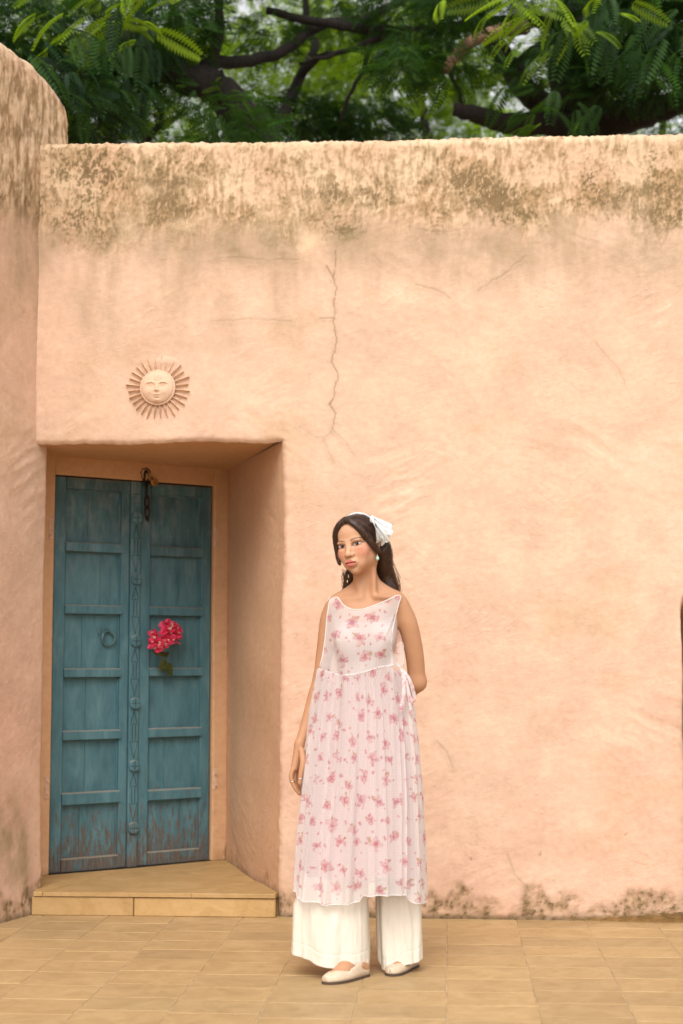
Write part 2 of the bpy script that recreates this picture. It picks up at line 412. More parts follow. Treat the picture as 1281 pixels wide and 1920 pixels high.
    if wall:
        for (sx, sz, rx, rz, s_, k_) in SPOTS_W:
            m = np.exp(-(((wx_-sx)/rx)**2+((wz_-sz)/rz)**2)*1.1)*s_
            if k_ == 0:
                q = m*sst(-.12, .52, .75*m-.50+.8*sp+1.0*sp2+.5*fbm(x*110, z*90, 2, 69)); c = mix(c, mix(C_DARK, C_MOSS, np.clip(.5+2*t2, 0, 1)), np.clip(q*1.25, 0, .92)); rel -= .003*q
                c = mix(c, C_BROWN*1.3, np.clip(m*.30, 0, 1))
            elif k_ == 1:
                q = np.clip(m*(.7+1.1*fbm(x*9, z*6, 4, 66)), 0, 1); c = mix(c, mix(C_GREY, C_MOSS*1.3, np.clip(.3+1.3*t3, 0, 1)), q*.9)
            elif k_ == 2:
                q = np.clip(m*1.3*(.6+1.3*fbm(x*8, z*8, 3, 68)), 0, 1); c = mix(c, C_LIGHT, q*.8); rel += .004*q
        for pl, hw, dp in CRACKS:
            xs = [p[0] for p in pl]; zs = [p[1] for p in pl]
            sel = (x > min(xs)-.08) & (x < max(xs)+.08) & (z > min(zs)-.08) & (z < max(zs)+.08)
            if not sel.any(): continue
            X = x[sel]; Z = z[sel]; j = .010*fbm(X*22, Z*22, 4, 80)
            dd = seg_dist(X+j, Z-j, pl)
            hw2 = hw*(.50+.5*fbm(X*16, Z*16, 2, 83))
            hw2 = np.maximum(hw2, .0026); k = sst(hw2*1.7, hw2*.4, dd)*min(1, hw/.0036); cs = c[sel]
            cs = mix(cs, C_BROWN*.9, k*.70); cs = mix(cs, C_GREY, sst(.035, .0, dd)*.16); c[sel] = cs
            rs = rel[sel]; rs = rs-dp*k+.0008*sst(.022, .008, dd); rel[sel] = rs
    if base:  # damp, flaking foot of the wall
        hgt = .12+.16*fbm(x*2.6, x*0+1.1+seed, 3, 90)+.10*fbm(x*10, z*8, 4, 91)
        k = sst(hgt+.03, hgt-.05, z)
        n = fbm(x*22, z*22, 4, 92+seed); n2 = fbm(x*60, z*60, 3, 95+seed)
        c = mix(c, mix(C_TAN*.75, C_BROWN, np.clip(.45+1.6*n, 0, 1)), k*np.clip(.72+.9*n, 0, .95))
        c = mix(c, C_DARK, k*sst(.22, .42, n2+.6*n)*.8)
        c = mix(c, C_DARK, sst(.028, .004, z+.012*n)*.65)
        rel += k*(.004*n+.003*n2)-.006*k
        pit = sst(.52, .66, fbm(x*26, z*26, 2, 97+seed))*sst(.7, .1, z)*sst(-.1, .3, fbm(x*4, z*4, 2, 98+seed))
        c = mix(c, C_DARK*1.3, pit*.8); rel -= .006*pit
    return rel, np.clip(c, .01, .95)

# ---------------------------------------------------------------- main wall with its doorway notch and low niche
XO, ZO = -.768, 2.160            # right edge and head of the doorway opening
XN, ZN = 1.058, 1.40             # left edge and head of the low niche beyond the frame's edge
st_ = .0052
xs = np.concatenate([np.arange(-2.38, -1.94, .03), np.arange(XO-st_*222, 1.26, st_), np.arange(1.28, 3.4, .03)]); i1 = int(np.argmin(abs(xs-XO))); xs[i1] = XO
zlow = np.linspace(0, ZO, 414, endpoint=False); zhi = np.arange(ZO, ZTOP-.05, st_)
j1 = len(zlow)
arc = np.linspace(0, 1, 14)
zs_s = np.concatenate([zlow, zhi]); nz0 = len(zs_s)
# rows over the coping: quarter round of 5 cm, then the flat top
prof_z = list(zs_s)+[ZTOP-.05+.05*math.sin(a*math.pi/2) for a in arc]+[ZTOP+.01, ZTOP+.02, ZTOP+.02, 0.0]
prof_y = [0.0]*nz0+[.05*(1-math.cos(a*math.pi/2)) for a in arc]+[.25, .8, 1.6, 1.6]
prof_z = np.array(prof_z); prof_y = np.array(prof_y)
XX, ZZ = np.meshgrid(xs, prof_z); YY = np.repeat(prof_y[:, None], len(xs), 1)
Zc = np.minimum(ZZ, ZTOP)
# param coordinate continues over the top so that texture does not stretch
ZP = ZZ+np.minimum(YY, .25)
rel, colr = plaster(XX, ZP)
def warp(x, z):
    return .010*fbm(x*4, z*4, 3, 101)+.005*fbm(x*18, z*18, 3, 103), .012*fbm(x*4+9, z*4, 3, 105)+.006*fbm(x*18, z*18+4, 3, 107)
dx, dz = warp(XX, ZZ)
front = (YY < .06)
near_o = np.exp(-np.hypot(np.maximum(XX-XO, 0)*1.0, np.maximum(ZZ-ZO, 0))/.25)*((XX >= XO-1e-6) | (ZZ >= ZO-1e-6))
bul = .018*np.exp(-((ZZ-1.75)/.5)**2)
Xw = XX+(dx+bul)*near_o
topn = .016*sst(-.7, -1.7, xs)+.008*fbm(xs*2.2, xs*0, 3, 110)+.010*fbm(xs*14, xs*0+5, 4, 112)+.008*fbm(xs*50, xs*0+2, 3, 113)
Zw = ZZ+dz*near_o+topn[None, :]*sst(ZTOP-.35, ZTOP-.02, ZZ)*(YY < 1.5)
edge_d = np.hypot(np.maximum(XX-XO, 0), np.maximum(ZZ-ZO, 0))
rnd = .017*np.exp(-(edge_d/.010)**1.3)*((XX >= XO-1e-6) | (ZZ >= ZO-1e-6))
Yw = YY+np.where(front, -rel+rnd, 0)
Zw = Zw+np.where(~front, rel*0, 0)
# low niche: the plaster turns in over a soft edge
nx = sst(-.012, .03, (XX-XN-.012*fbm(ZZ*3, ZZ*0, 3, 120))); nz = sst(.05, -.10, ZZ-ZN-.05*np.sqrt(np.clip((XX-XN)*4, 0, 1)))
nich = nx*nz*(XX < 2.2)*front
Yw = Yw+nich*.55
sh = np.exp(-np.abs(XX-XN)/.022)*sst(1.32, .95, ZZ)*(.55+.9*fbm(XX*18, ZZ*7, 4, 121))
colr = mix(colr, C_MOSS, np.clip(np.maximum(sh*.85, nich*.75), 0, .9)*(ZZ < 1.5))  # mossy edge; inside of the niche coloured dark olive throughout
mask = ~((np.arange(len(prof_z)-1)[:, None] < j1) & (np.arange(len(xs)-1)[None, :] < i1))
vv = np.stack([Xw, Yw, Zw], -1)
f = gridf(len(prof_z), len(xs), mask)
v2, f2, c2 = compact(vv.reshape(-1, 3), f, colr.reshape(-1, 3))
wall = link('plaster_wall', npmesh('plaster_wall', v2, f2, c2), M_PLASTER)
tag(wall, 'tall peach plaster wall with weathered brown top, long crack and deep doorway', 'wall')

# doorway recess: soffit, splayed right jamb and the oblique back wall
DA = np.array([-1.957, .555]); DANG = math.atan2(.588, .703); DD = np.array([math.cos(DANG), math.sin(DANG)]); DN = np.array([DD[1], -DD[0]])
BC = DA+DD*1.000                         # back right corner of the recess
def backy(x): return DA[1]+(x-DA[0])*DD[1]/DD[0]
jx = lambda y: XO+(BC[0]-XO)*y/BC[1]
# soffit: one strip per wall column
cols_i = np.arange(0, i1+1); xi = xs[cols_i]
ymax = np.where(xi > BC[0], (xi-XO)/(BC[0]-XO)*BC[1], backy(xi)); ymax = np.maximum(ymax, .0)+.03
T = np.linspace(0, 1, 60)
e0 = vv[j1, cols_i]
Ys = e0[None, :, 1]+(ymax[None, :]-e0[None, :, 1])*T[:, None]
Xs = np.repeat(xi[None], 60, 0)+(e0[:, 0]-xi)[None, :]*(1-T[:, None])
r_, c_ = plaster(Xs, Ys*.8+7, ztop=99, wall=False, base=False, seed=200)
Zs = e0[None, :, 2]*(1-T[:, None])+(ZO+.012)*T[:, None]+(.6*r_)*np.minimum(1, T[:, None]*8)
keep = np.ones((59, len(xi)-1), bool)
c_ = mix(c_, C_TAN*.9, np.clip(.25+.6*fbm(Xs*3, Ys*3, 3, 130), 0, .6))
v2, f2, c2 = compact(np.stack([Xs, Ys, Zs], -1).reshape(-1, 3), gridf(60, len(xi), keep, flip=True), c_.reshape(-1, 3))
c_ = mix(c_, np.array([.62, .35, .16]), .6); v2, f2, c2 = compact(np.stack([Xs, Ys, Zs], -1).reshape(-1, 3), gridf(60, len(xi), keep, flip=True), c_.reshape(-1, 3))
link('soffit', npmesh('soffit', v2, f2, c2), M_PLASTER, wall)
# right jamb
rows = np.arange(0, j1+1); e0 = vv[rows, i1]; T = np.linspace(0, 1, 96)
def smooth1(a, n=40):
    p_ = np.pad(a, ((n, n), (0, 0)), mode='edge'); c_ = np.cumsum(np.vstack([np.zeros((1, a.shape[1])), p_]), 0); return (c_[2*n+1:]-c_[:-2*n-1])/(2*n+1)
es = smooth1(e0); es[:, 2] = e0[:, 2]; wT = np.exp(-T*1.27/.02)[None]
EX = e0[:, 0][:, None]*wT+es[:, 0][:, None]*(1-wT); EY = e0[:, 1][:, None]*wT+es[:, 1][:, None]*(1-wT)
ZJ = np.repeat(e0[:, 2][:, None], 96, 1); UJ = np.repeat((T*1.27)[None], len(rows), 0)
r_, c_ = plaster(UJ+20, ZJ, ztop=99, wall=False, seed=300)
nj = np.array([-BC[1], BC[0]-XO]); nj = nj/np.linalg.norm(nj)
fade = np.minimum(1, np.minimum(T*12, (1-T)*12))[None]
bow = .02*np.sin(T*math.pi)[None]*fbm(ZJ*1.5, ZJ*0, 2, 140)
PX = EX*(1-T)[None]+(BC[0]+.012)*T[None]+nj[0]*(r_*.6+bow)*fade; PY = EY*(1-T)[None]+(BC[1]+.012)*T[None]+nj[1]*(r_*.6+bow)*fade
PZ = ZJ+(.010)*T[None]*(ZJ > 2.0)
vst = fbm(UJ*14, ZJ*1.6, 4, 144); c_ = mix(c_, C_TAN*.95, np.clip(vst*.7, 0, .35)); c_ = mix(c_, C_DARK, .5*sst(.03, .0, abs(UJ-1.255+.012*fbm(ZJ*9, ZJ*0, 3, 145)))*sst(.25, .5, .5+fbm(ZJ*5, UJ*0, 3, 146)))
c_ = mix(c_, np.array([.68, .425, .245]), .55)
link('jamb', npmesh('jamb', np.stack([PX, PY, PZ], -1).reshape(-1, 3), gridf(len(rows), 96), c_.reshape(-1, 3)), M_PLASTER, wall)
# back wall pieces round the door (u along the door, z up); the leaves sit just behind this plane
def back_piece(u0, u1, z0, z1, seed):
    u = np.arange(u0, u1+.004, .008); z = np.arange(z0, z1+.004, .008); U, Z = np.meshgrid(u, z)
    r_, c_ = plaster(U+40, Z, ztop=99, wall=False, seed=seed, base=(z0 < .3)); 
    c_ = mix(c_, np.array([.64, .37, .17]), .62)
    pin = np.minimum(1, np.minimum(np.minimum(U-u0, u1-U), 9)*60); r_ = r_*.8
    P = DA[None, None]+U[..., None]*DD+(r_+.0)[..., None]*DN
    v = np.concatenate([P, Z[..., None]], -1); nr, nc = U.shape
    # give the piece a return edge of 4 cm into the wall, near-black for the shade in the door gap
    rim = np.concatenate([np.arange(nc), np.arange(1, nr)*nc+nc-1, (nr-1)*nc+np.arange(nc-1)[::-1], np.arange(nr-1)[::-1][:-1]*nc])
    vb = v.reshape(-1, 3)[rim].copy(); vb[:, :2] -= DN*.06
    f = gridf(nr, nc); n0 = nr*nc; m = len(rim); a = rim; b_ = np.roll(rim, -1); k = n0+np.arange(m)
    side = np.stack([a, k, np.roll(k, -1), b_], -1)
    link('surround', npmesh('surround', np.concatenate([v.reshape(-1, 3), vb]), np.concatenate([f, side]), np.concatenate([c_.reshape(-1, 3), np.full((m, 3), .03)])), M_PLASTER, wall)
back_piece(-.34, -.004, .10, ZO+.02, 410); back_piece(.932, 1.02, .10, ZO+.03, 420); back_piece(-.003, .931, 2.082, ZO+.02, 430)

# ---------------------------------------------------------------- the wall that comes forward at the left
LA = np.array([-1.922, .0]); LD = np.array([.066, .225]); LD = LD/np.linalg.norm(LD); LN = np.array([LD[1], -LD[0]])
s1 = np.concatenate([np.arange(-3.4, -.5, .03), np.arange(-.5, .92, .009)])
LTOP = 3.90
zz = np.arange(0, LTOP-.10, .009); arc = np.linspace(0, 1, 26)[1:]
pz = np.concatenate([zz, LTOP-.10+.10*np.sin(arc*math.pi/2), [LTOP, LTOP]]); pin = np.concatenate([zz*0, .10*(1-np.cos(arc*math.pi/2)), [.4, 1.0]])
SS, ZZ = np.meshgrid(s1, pz); IN = np.repeat(pin[:, None], len(s1), 1)
TE = .095
def path(s, t_end, turn, r):
    """follow LD to t_end, then turn left by 'turn' on an arc of radius r"""
    a = np.clip((s-t_end)/r, 0, turn); L = np.minimum(s, t_end); ex = np.maximum(s-t_end-turn*r, 0)
    ang0 = math.atan2(LD[1], LD[0])
    px = LA[0]+LD[0]*L+r*(np.sin(ang0+a)-math.sin(ang0))+ex*np.cos(ang0+turn)
    py = LA[1]+LD[1]*L-r*(np.cos(ang0+a)-math.cos(ang0))+ex*np.sin(ang0+turn)
    nx_ = np.sin(ang0+a); ny_ = -np.cos(ang0+a)
    return px, py, nx_, ny_
ax, ay, anx, any_ = path(SS, TE, rad(38), .035); bx, by, bnx, bny = path(SS, .235, rad(120), .09)
k = sst(2.6, 3.2, ZZ)
px_ = ax*(1-k)+bx*k; py_ = ay*(1-k)+by*k; nx_ = anx*(1-k)+bnx*k; ny_ = any_*(1-k)+bny*k
r_, c_ = plaster(SS-6.0, ZZ+IN, ztop=LTOP-.02, wall=False, seed=500, bandshift=-.25)
n_ = fbm(SS*24, ZZ*9, 4, 511); n2_ = fbm(SS*50, ZZ*26, 3, 514)
bd = sst(3.0, 3.35, ZZ+.15*fbm(SS*3, ZZ*3, 3, 517)); c_ = mix(c_, C_BROWN*1.2, bd*sst(.0, .30, n_+.5*n2_)*.8); c_ = mix(c_, C_LIGHT, bd*sst(.05, .4, -n_)*.45)
r_ = r_+bd*(-.009*n_-.004*n2_)
def blob(s, z, rs, rz, st): return st*np.exp(-((SS-s)/rs)**2-((ZZ-z)/rz)**2)
mo = np.clip((blob(-.12, .33, .12, .16, 1)+blob(-.25, .42, .1, .12, .8)+blob(-.02, .22, .06, .1, .6))*(.75+1.2*fbm(SS*12, ZZ*8, 4, 520)), 0, 1)
c_ = mix(c_, C_MOSS*1.5, mo*.72)
gw = np.clip((blob(-.15, 3.0, .15, .18, .8)+blob(.0, 2.95, .04, .35, .8))*(.7+fbm(SS*9, ZZ*6, 4, 522)), 0, 1); c_ = mix(c_, C_GREY, gw*.7)
flare = .03*np.exp(-ZZ/.12)
vv2 = np.stack([px_+nx_*(r_+flare-np.minimum(IN, .10))-np.maximum(IN-.10, 0), py_+ny_*(r_+flare-np.minimum(IN, .10))+.3*np.maximum(IN-.10, 0), ZZ+.02*fbm(SS*2, SS*0, 3, 525)*k*(ZZ > 3.5)], -1)
endround = sst(.10, .36, SS)*k
vv2[..., 2] -= endround**2*.03*sst(3.6, 3.9, ZZ)
vv2[..., 2] += (.11*(1-np.clip((SS+.30)/.62, 0, 1)**2.2)+.018*fbm(SS*9, SS*0, 3, 530))*sst(3.2, 3.9, ZZ)
lw = link('end_wall', npmesh('end_wall', vv2.reshape(-1, 3), gridf(len(pz), len(s1)), c_.reshape(-1, 3)), M_PLASTER)
tag(lw, 'peach plaster wall with rounded mottled top, running forward beside the blue door', 'wall')

# ---------------------------------------------------------------- stone step in the doorway
step = empty('stone_step', (-1.34, 0, 0)); tag(step, 'low yellow sandstone step below the blue door', 'step')
def stp(name, x0, x1, y0, y1, z0, z1, bev=.006, loc=(-1.34, 0, 0)):
    o = MB().box(x0-loc[0], x1-loc[0], y0, y1, z0, z1, bev).build(name, M_STEP, step); return o
stp('riser_stone', -1.895, -1.428, -.020, .06, .0, .084, .004); stp('riser_stone', -1.425, -.782, -.018, .06, .0, .083, .004)
def tread(poly, z0=.087, z1=.1055):
    n = len(poly); c = np.mean(poly, 0); b = MB()
    lo = [(p[0]+1.34, p[1], z0) for p in poly]; mi = [(p[0]+1.34, p[1], z1-.003) for p in poly]; hi = [(p[0]+1.34+(c[0]-p[0])*.01, p[1]+(c[1]-p[1])*.01, z1) for p in poly]
    fs = [tuple(range(2*n, 3*n)), tuple(range(n))[::-1]]
    for a in (0, n):
        for i in range(n): fs.append((a+i, a+(i+1) % n, a+n+(i+1) % n, a+n+i))
    b.add(lo+mi+hi, fs).build('tread_slab', M_STEP, step)
g = .0025
tread([(-1.885, -.026), (-1.845, -.026), (-1.60, .82), (-1.98, .52)])
tread([(-1.842, -.026), (-1.165, -.026), (-.93, .42), (-1.17, 1.18), (-1.25, 1.15), (-1.597, .82)])
tread([(-1.162, -.026), (-.782, -.026), (-.775, .03), (-.90, .37), (-.93, .415)])
fm = MB(); fm.box(-.62, .62, .05, 1.25, .0, .0862); fm.build('bedding', M_GROUT, step)
# ---------------------------------------------------------------- blue double door
def mat_door(name, dark=0.0):
    b = NB(name); v = b.co('Object')
    geo = b.n('ShaderNodeNewGeometry'); sp = b.n('ShaderNodeSeparateXYZ'); b.l(geo.outputs['Position'], sp.inputs[0]); z = sp.outputs[2]
    vr = b.n('ShaderNodeVectorMath', operation='ADD'); b.l(v, vr.inputs[0])
    r = b.objrand(); off = b.n('ShaderNodeCombineXYZ'); b.l(b.math('MULTIPLY', r, 31.0), off.inputs[0]); b.l(b.math('MULTIPLY', r, 17.0), off.inputs[2]); b.l(off.outputs[0], vr.inputs[1])
    v = vr.outputs[0]
    g = b.mapp(v, (9, 9, .8)); fine = b.noise(g, 16, 6, .65); mid = b.noise(b.mapp(v, (3, 3, .9)), 5, 5, .6, .6); big = b.noise(v, 3.2, 4)
    c = b.ramp(mid, [(.25, (.040, .108, .132)), (.5, (.066, .160, .188)), (.78, (.115, .235, .258))])
    c = b.mixc(b.math('MULTIPLY', b.ramp(fine, [(.45, 0.0), (.7, 1.0)]), .35), c, (.105, .200, .225))
    # chalky bleaching towards the head of the door
    hi = b.math('MULTIPLY', b.ramp(z, [(.0, 0.0), (1.0, 1.0)]), 1.0)
    mr = b.n('ShaderNodeMapRange'); b.l(z, mr.inputs[0]); mr.inputs[1].default_value = 1.45; mr.inputs[2].default_value = 2.05
    chalk = b.math('MULTIPLY', b.ramp(b.noise(b.mapp(v, (2.4, 2.4, .8)), 8, 7, .72), [(.48, 0.0), (.66, 1.0)]), mr.outputs[0])
    c = b.mixc(b.math('MULTIPLY', chalk, .55), c, (.30, .35, .35))
    # patchy darkening towards the head of the door
    mr2 = b.n('ShaderNodeMapRange'); b.l(z, mr2.inputs[0]); mr2.inputs[1].default_value = 1.5; mr2.inputs[2].default_value = 2.1
    darktop = b.math('MULTIPLY', b.ramp(big, [(.42, 0.0), (.62, 1.0)]), mr2.outputs[0])
    c = b.mixc(b.math('MULTIPLY', darktop, .55), c, (.035, .045, .045))
    # bare wood where the paint has worn away, mostly low down
    mr3 = b.n('ShaderNodeMapRange'); b.l(z, mr3.inputs[0]); mr3.inputs[1].default_value = 1.0; mr3.inputs[2].default_value = .12; mr3.clamp = True
    flake = b.noise(b.mapp(v, (8, 8, 1.6)), 7, 9, .80)
    thr = b.math('SUBTRACT', .65, b.math('MULTIPLY', b.math('MULTIPLY', mr3.outputs[0], mr3.outputs[0]), .24))
    bare = b.math('MULTIPLY', b.math('SUBTRACT', flake, thr), 22.0)
    cl = b.n('ShaderNodeClamp'); b.l(bare, cl.inputs[0])
    wood = b.ramp(fine, [(.3, (.060, .036, .024)), (.55, (.13, .078, .050)), (.8, (.25, .15, .09))])
    c = b.mixc(b.math('MULTIPLY', cl.outputs[0], .78), c, wood)
    # dust lying on upward faces
    ns = b.n('ShaderNodeSeparateXYZ'); b.l(geo.outputs['Normal'], ns.inputs[0])
    dust = b.ramp(ns.outputs[2], [(.35, 0.0), (.8, 1.0)])
    c = b.mixc(b.math('MULTIPLY', dust, .55), c, (.36, .29, .20))
    b.set(Base_Color=c, Roughness=.62); b.b.inputs['Specular IOR Level'].default_value = .3
    nr = b.bump(fine, .35, .0015); nr = b.bump(cl.outputs[0], .5, .0008, nr); b.set(Normal=nr)
    return b.m
M_DOOR = mat_door('weathered_teal_paint')
M_IRON = plain('dark_iron', (.035, .028, .022), .6, .6, 60, .5, .002, .4)
M_BRASS = plain('old_brass', (.52, .33, .14), .38, .9, 80, .3, .001, .3)
M_RING = plain('painted_iron_ring', (.075, .16, .165), .55, .2, 120, .4, .001, .3)
M_BLACK = plain('gap_shade', (.012, .010, .008), .9)  # near-black stands in for the shade in gaps, cuts and the socket
M_CARVE = plain('teal_groove_shade', (.018, .035, .040), .9)  # shade of the carved lines put into the colour
M_HINGE = plain('plastered_hinge', (.62, .41, .28), .9, 0, 60, .6, .003, .2)
ZB = .108
door = empty('double_door', (DA[0], DA[1], ZB), DANG)
tag(door, 'weathered teal double door with twelve sunken panels and carved centre post', 'door')
# local frame: x along the door, y into the wall, z up
def zz_(lst): return [a-ZB for a in lst]
railsL = [(.001, .066), (.436, .496), (.755, .802), (1.067, 1.112), (1.385, 1.431), (1.699, 1.748), (2.016, 2.074)]
railsR = [(.001+.01, .066+.005), (.435, .488), (.755, .803), (1.070, 1.113), (1.384, 1.430), (1.694, 1.747), (2.016, 2.074)]
def leaf(u0, u1, su0, su1, rails, y0):
    lf = empty('leaf', (0, 0, 0)); lf.parent = door
    D = .045
    H = 2.074-ZB
    for (a, b_) in ((u0, su0), (su1, u1)): MB().box(a, b_, y0, y0+D, 0, H, .0035).build('stile', M_DOOR, lf)
    rz = [(max(a-ZB, 0) if a > .1 else 0.0, b_-ZB if b_ > .1 else b_) for a, b_ in rails]
    rz[0] = (0.0, .066)
    for i, (a, b_) in enumerate(rz):
        # rails stand a little proud and have a sloping upper ledge
        pr = .012 if 0 < i < len(rz)-1 else .003
        x0, x1 = su0-(.004 if pr > .01 else -.0005), su1+(.004 if pr > .01 else -.0005)
        lw_ = .006
        vs = []
        for x in (x0, x1): vs += [(x, y0-pr, a+.002), (x, y0-pr, b_-lw_), (x, y0+.003, b_), (x, y0+D-.004, b_), (x, y0+D-.004, a), (x, y0-pr+.003, a)]
        fs = [(0, 1, 2, 3, 4, 5), (11, 10, 9, 8, 7, 6)]+[(k, 6+k, 6+(k+1) % 6, (k+1) % 6) for k in range(6)]
        MB().add(vs, fs).build('rail', M_DOOR, lf)
    for i in range(len(rz)-1):
        a, b_ = rz[i][1], rz[i+1][0]
        # panel: boards with a fine seam, set back with a bead round it
        w_ = su1-su0; cut = su0+w_*rng.choice([.34, .42, .6, .66])
        b = MB(); b.box(su0+.001, cut-.0008, y0+.022, y0+.036, a-.004, b_+.004, .0012); b.box(cut+.0008, su1-.001, y0+.0222, y0+.036, a-.004, b_+.004, .0012)
        b.build('panel', M_DOOR, lf)
        b = MB(); e = .007
        b.box(su0, su0+e, y0+.013, y0+.024, a, b_, .002); b.box(su1-e, su1, y0+.013, y0+.024, a, b_, .002); b.box(su0+e+.0005, su1-e-.0005, y0+.0135, y0+.024, b_-e, b_, .002)
        b.build('bead', M_DOOR, lf)
    return lf
leafL = leaf(.004, .4285, .066, .380, railsL, .012)
leafR = leaf(.492, .921, .554, .862, railsR, .016)
MB().box(-.003, .931, .055, .075, -.006, 2.074-ZB+.01).build('shade_backing', M_BLACK, door)  # dark sheet so the gaps round the leaves read as shade
MB().box(-.003, .931, -.004, .055, -.006, -.0005).build('threshold_shade', M_BLACK, door)  # dark strip standing in for the shade under the leaves
# carved centre post
post = MB().box(.4315, .4885, .002, .052, -.003, 1.968, .004).build('centre_post', M_DOOR, door)
def roundel(z):
    b = MB(); n = 20; R_ = .030; cx = .460
    out = [(cx+R_*.93*max(-1, min(1, 1.12*math.cos(a))), z+R_*math.sin(a)) for a in [2*math.pi*k/n for k in range(n)]]
    vs = [(x, .003, zz) for x, zz in out]+[(x, -.010, zz) for x, zz in out]+[(cx+(x-cx)*.86, -.014, z+(zz-z)*.86) for x, zz in out]
    fs = [tuple(range(2*n, 3*n))[::-1]]
    for a in (0, n):
        for k in range(n): fs.append((a+k, a+(k+1) % n, a+n+(k+1) % n, a+n+k))
    b.add(vs, fs).build('roundel', M_DOOR, post)
    b = MB(); b.box(cx-.0012, cx+.0012, -.0146, -.012, z-.026, z+.026); b.box(cx-.025, cx-.0015, -.0146, -.012, z-.0012, z+.0012); b.box(cx+.0015, cx+.025, -.0146, -.012, z-.0012, z+.0012); b.build('groove_shade', M_BLACK, post)  # near-black bars on the face stand for shade in cut lines
ROUND = [1.886-ZB, 1.568-ZB, 1.250-ZB, .932-ZB, .615-ZB, .302-ZB]
for z in ROUND: roundel(z)
def groove(pts, w=.0014):
    b = MB()
    for p, q in pts:
        p, q = Vector((p[0], 0, p[1])), Vector((q[0], 0, q[1])); t = (q-p).normalized(); s_ = Vector((-t.z, 0, t.x))*w
        b.add([(k.x, .0012, k.z) for k in (p+s_, q+s_, q-s_, p-s_)], [(0, 1, 2, 3)])
    b.build('groove_shade', M_CARVE, post)  # flat strips on the post; the carving's shade is only colour
tops = [1.955]+ROUND
for i, z in enumerate(ROUND):
    lo = z+.034; hi = (tops[i]-.036 if i else 1.95); h = hi-lo
    xa, xb, xc = .436, .484, .460
    if i == 0:
        groove([((xa, hi-.05), (xb, hi-.05))]); continue
    s1_, s2_ = lo+h*.36, lo+h*.72
    groove([((xa, s1_), (xb, s1_)), ((xa, s2_), (xb, s2_))])
    groove([((xa+.002, s1_-.003), (xc, lo+.004)), ((xb-.002, s1_-.003), (xc, lo+.004))])
    groove([((xc-.009, s1_+.006), (xc-.009, s2_-.006)), ((xc+.009, s1_+.006), (xc+.009, s2_-.006))], .002)
    groove([((xc, hi-.004), (xa+.006, s2_+.006)), ((xc, hi-.004), (xb-.006, s2_+.006))], .002)
# diamond dots near the head: flat near-black marks for the shade in cuts
b = MB()
for r in range(7):
    for c in range(5):
        x = .440+c*.010+(r % 2)*.005; z = 1.855-r*.010
        if abs(x-.460) < .024*(1-r/8): b.add([(x-.002, .0012, z), (x, .0012, z-.004), (x+.002, .0012, z), (x, .0012, z+.004)], [(0, 1, 2, 3)])
b.build('dot_shade', M_BLACK, post)
# ring handle with its staple, and a small keeper plate
ring = empty('ring_handle'); ring.parent = door
rc = (.314, 1.263-ZB)
MB().tube([(rc[0]+.036*math.cos(a), .016-.004*math.cos(a*2), rc[1]+.036*math.sin(a)) for a in [2*math.pi*k/28 for k in range(28)]], .0055, 8, True).build('ring', M_RING, ring, True)
MB().tube([(rc[0]-.006, .036, rc[1]+.046), (rc[0]-.004, .012, rc[1]+.042), (rc[0], .006, rc[1]+.034), (rc[0]+.004, .012, rc[1]+.042), (rc[0]+.006, .036, rc[1]+.046)], .004, 6).build('staple', M_RING, ring, True)
MB().box(rc[0]-.052, rc[0]-.042, .028, .036, rc[1]+.015, rc[1]+.055, .002).build('keeper', M_RING, ring)
# hanging chain and hasp on the right leaf
ch = empty('hasp_chain'); ch.parent = door
def linkm(c, lng, wd, tw, r=.0042):
    pts = []
    for k in range(20):
        a = 2*math.pi*k/20; x = wd*math.cos(a); z = lng*math.sin(a)
        pts.append((c[0]+x*math.cos(tw), c[1]+x*math.sin(tw), c[2]+z))
    return MB().tube(pts, r, 6, True)
linkm((.512, -.004, 2.095-ZB), .040, .013, .3, .006).build('chain_link', M_IRON, ch, True)
linkm((.517, -.002, 2.030-ZB), .036, .012, 1.2, .0055).build('chain_link', M_IRON, ch, True)
linkm((.521, .000, 1.972-ZB), .034, .013, .15, .0055).build('chain_link', M_IRON, ch, True)
linkm((.524, .002, 1.920-ZB), .030, .013, .0, .0055).build('chain_link', M_IRON, ch, True)
MB().tube([(.519, .002, 1.895-ZB), (.520, .0, 1.88-ZB), (.527, -.002, 1.872-ZB), (.532, -.001, 1.885-ZB)], [.006, .006, .006, .004], 6).build('chain_link', M_IRON, ch, True)
# ragged socket in the plaster above, where the chain is stapled
b = MB(); sr_ = random.Random(3); n = 22
pts = [(.512+(.026+sr_.uniform(-.008, .012))*math.cos(2*math.pi*k/n), 2.118-ZB+(.030+sr_.uniform(-.008, .010))*math.sin(2*math.pi*k/n)) for k in range(n)]
b.add([(.512, .03, 2.115-ZB)]+[(x, -.006, z) for x, z in pts]+[(.512+(x-.512)*1.25, .004, 2.118-ZB+(z-2.118+ZB)*1.25) for x, z in pts], [(0, 1+(k+1) % n, 1+k) for k in range(n)]+[(1+k, 1+(k+1) % n, 1+n+(k+1) % n, 1+n+k) for k in range(n)])
b.build('staple_socket', M_BLACK, door)
# hinges, plastered over, at both sides
for (u, z) in ((-.022, 1.70), (-.022, .42), (.944, 1.70), (.944, .42)):
    b = MB(); b.box(u-.013, u+.013, -.005, .006, z-.055, z+.055, .004); 
    for dz_ in (-.03, .03): b.tube([(u, -.013, z+dz_-ZB*0), (u, -.006, z+dz_)], .007, 8)
    b.build('hinge', M_HINGE, door)
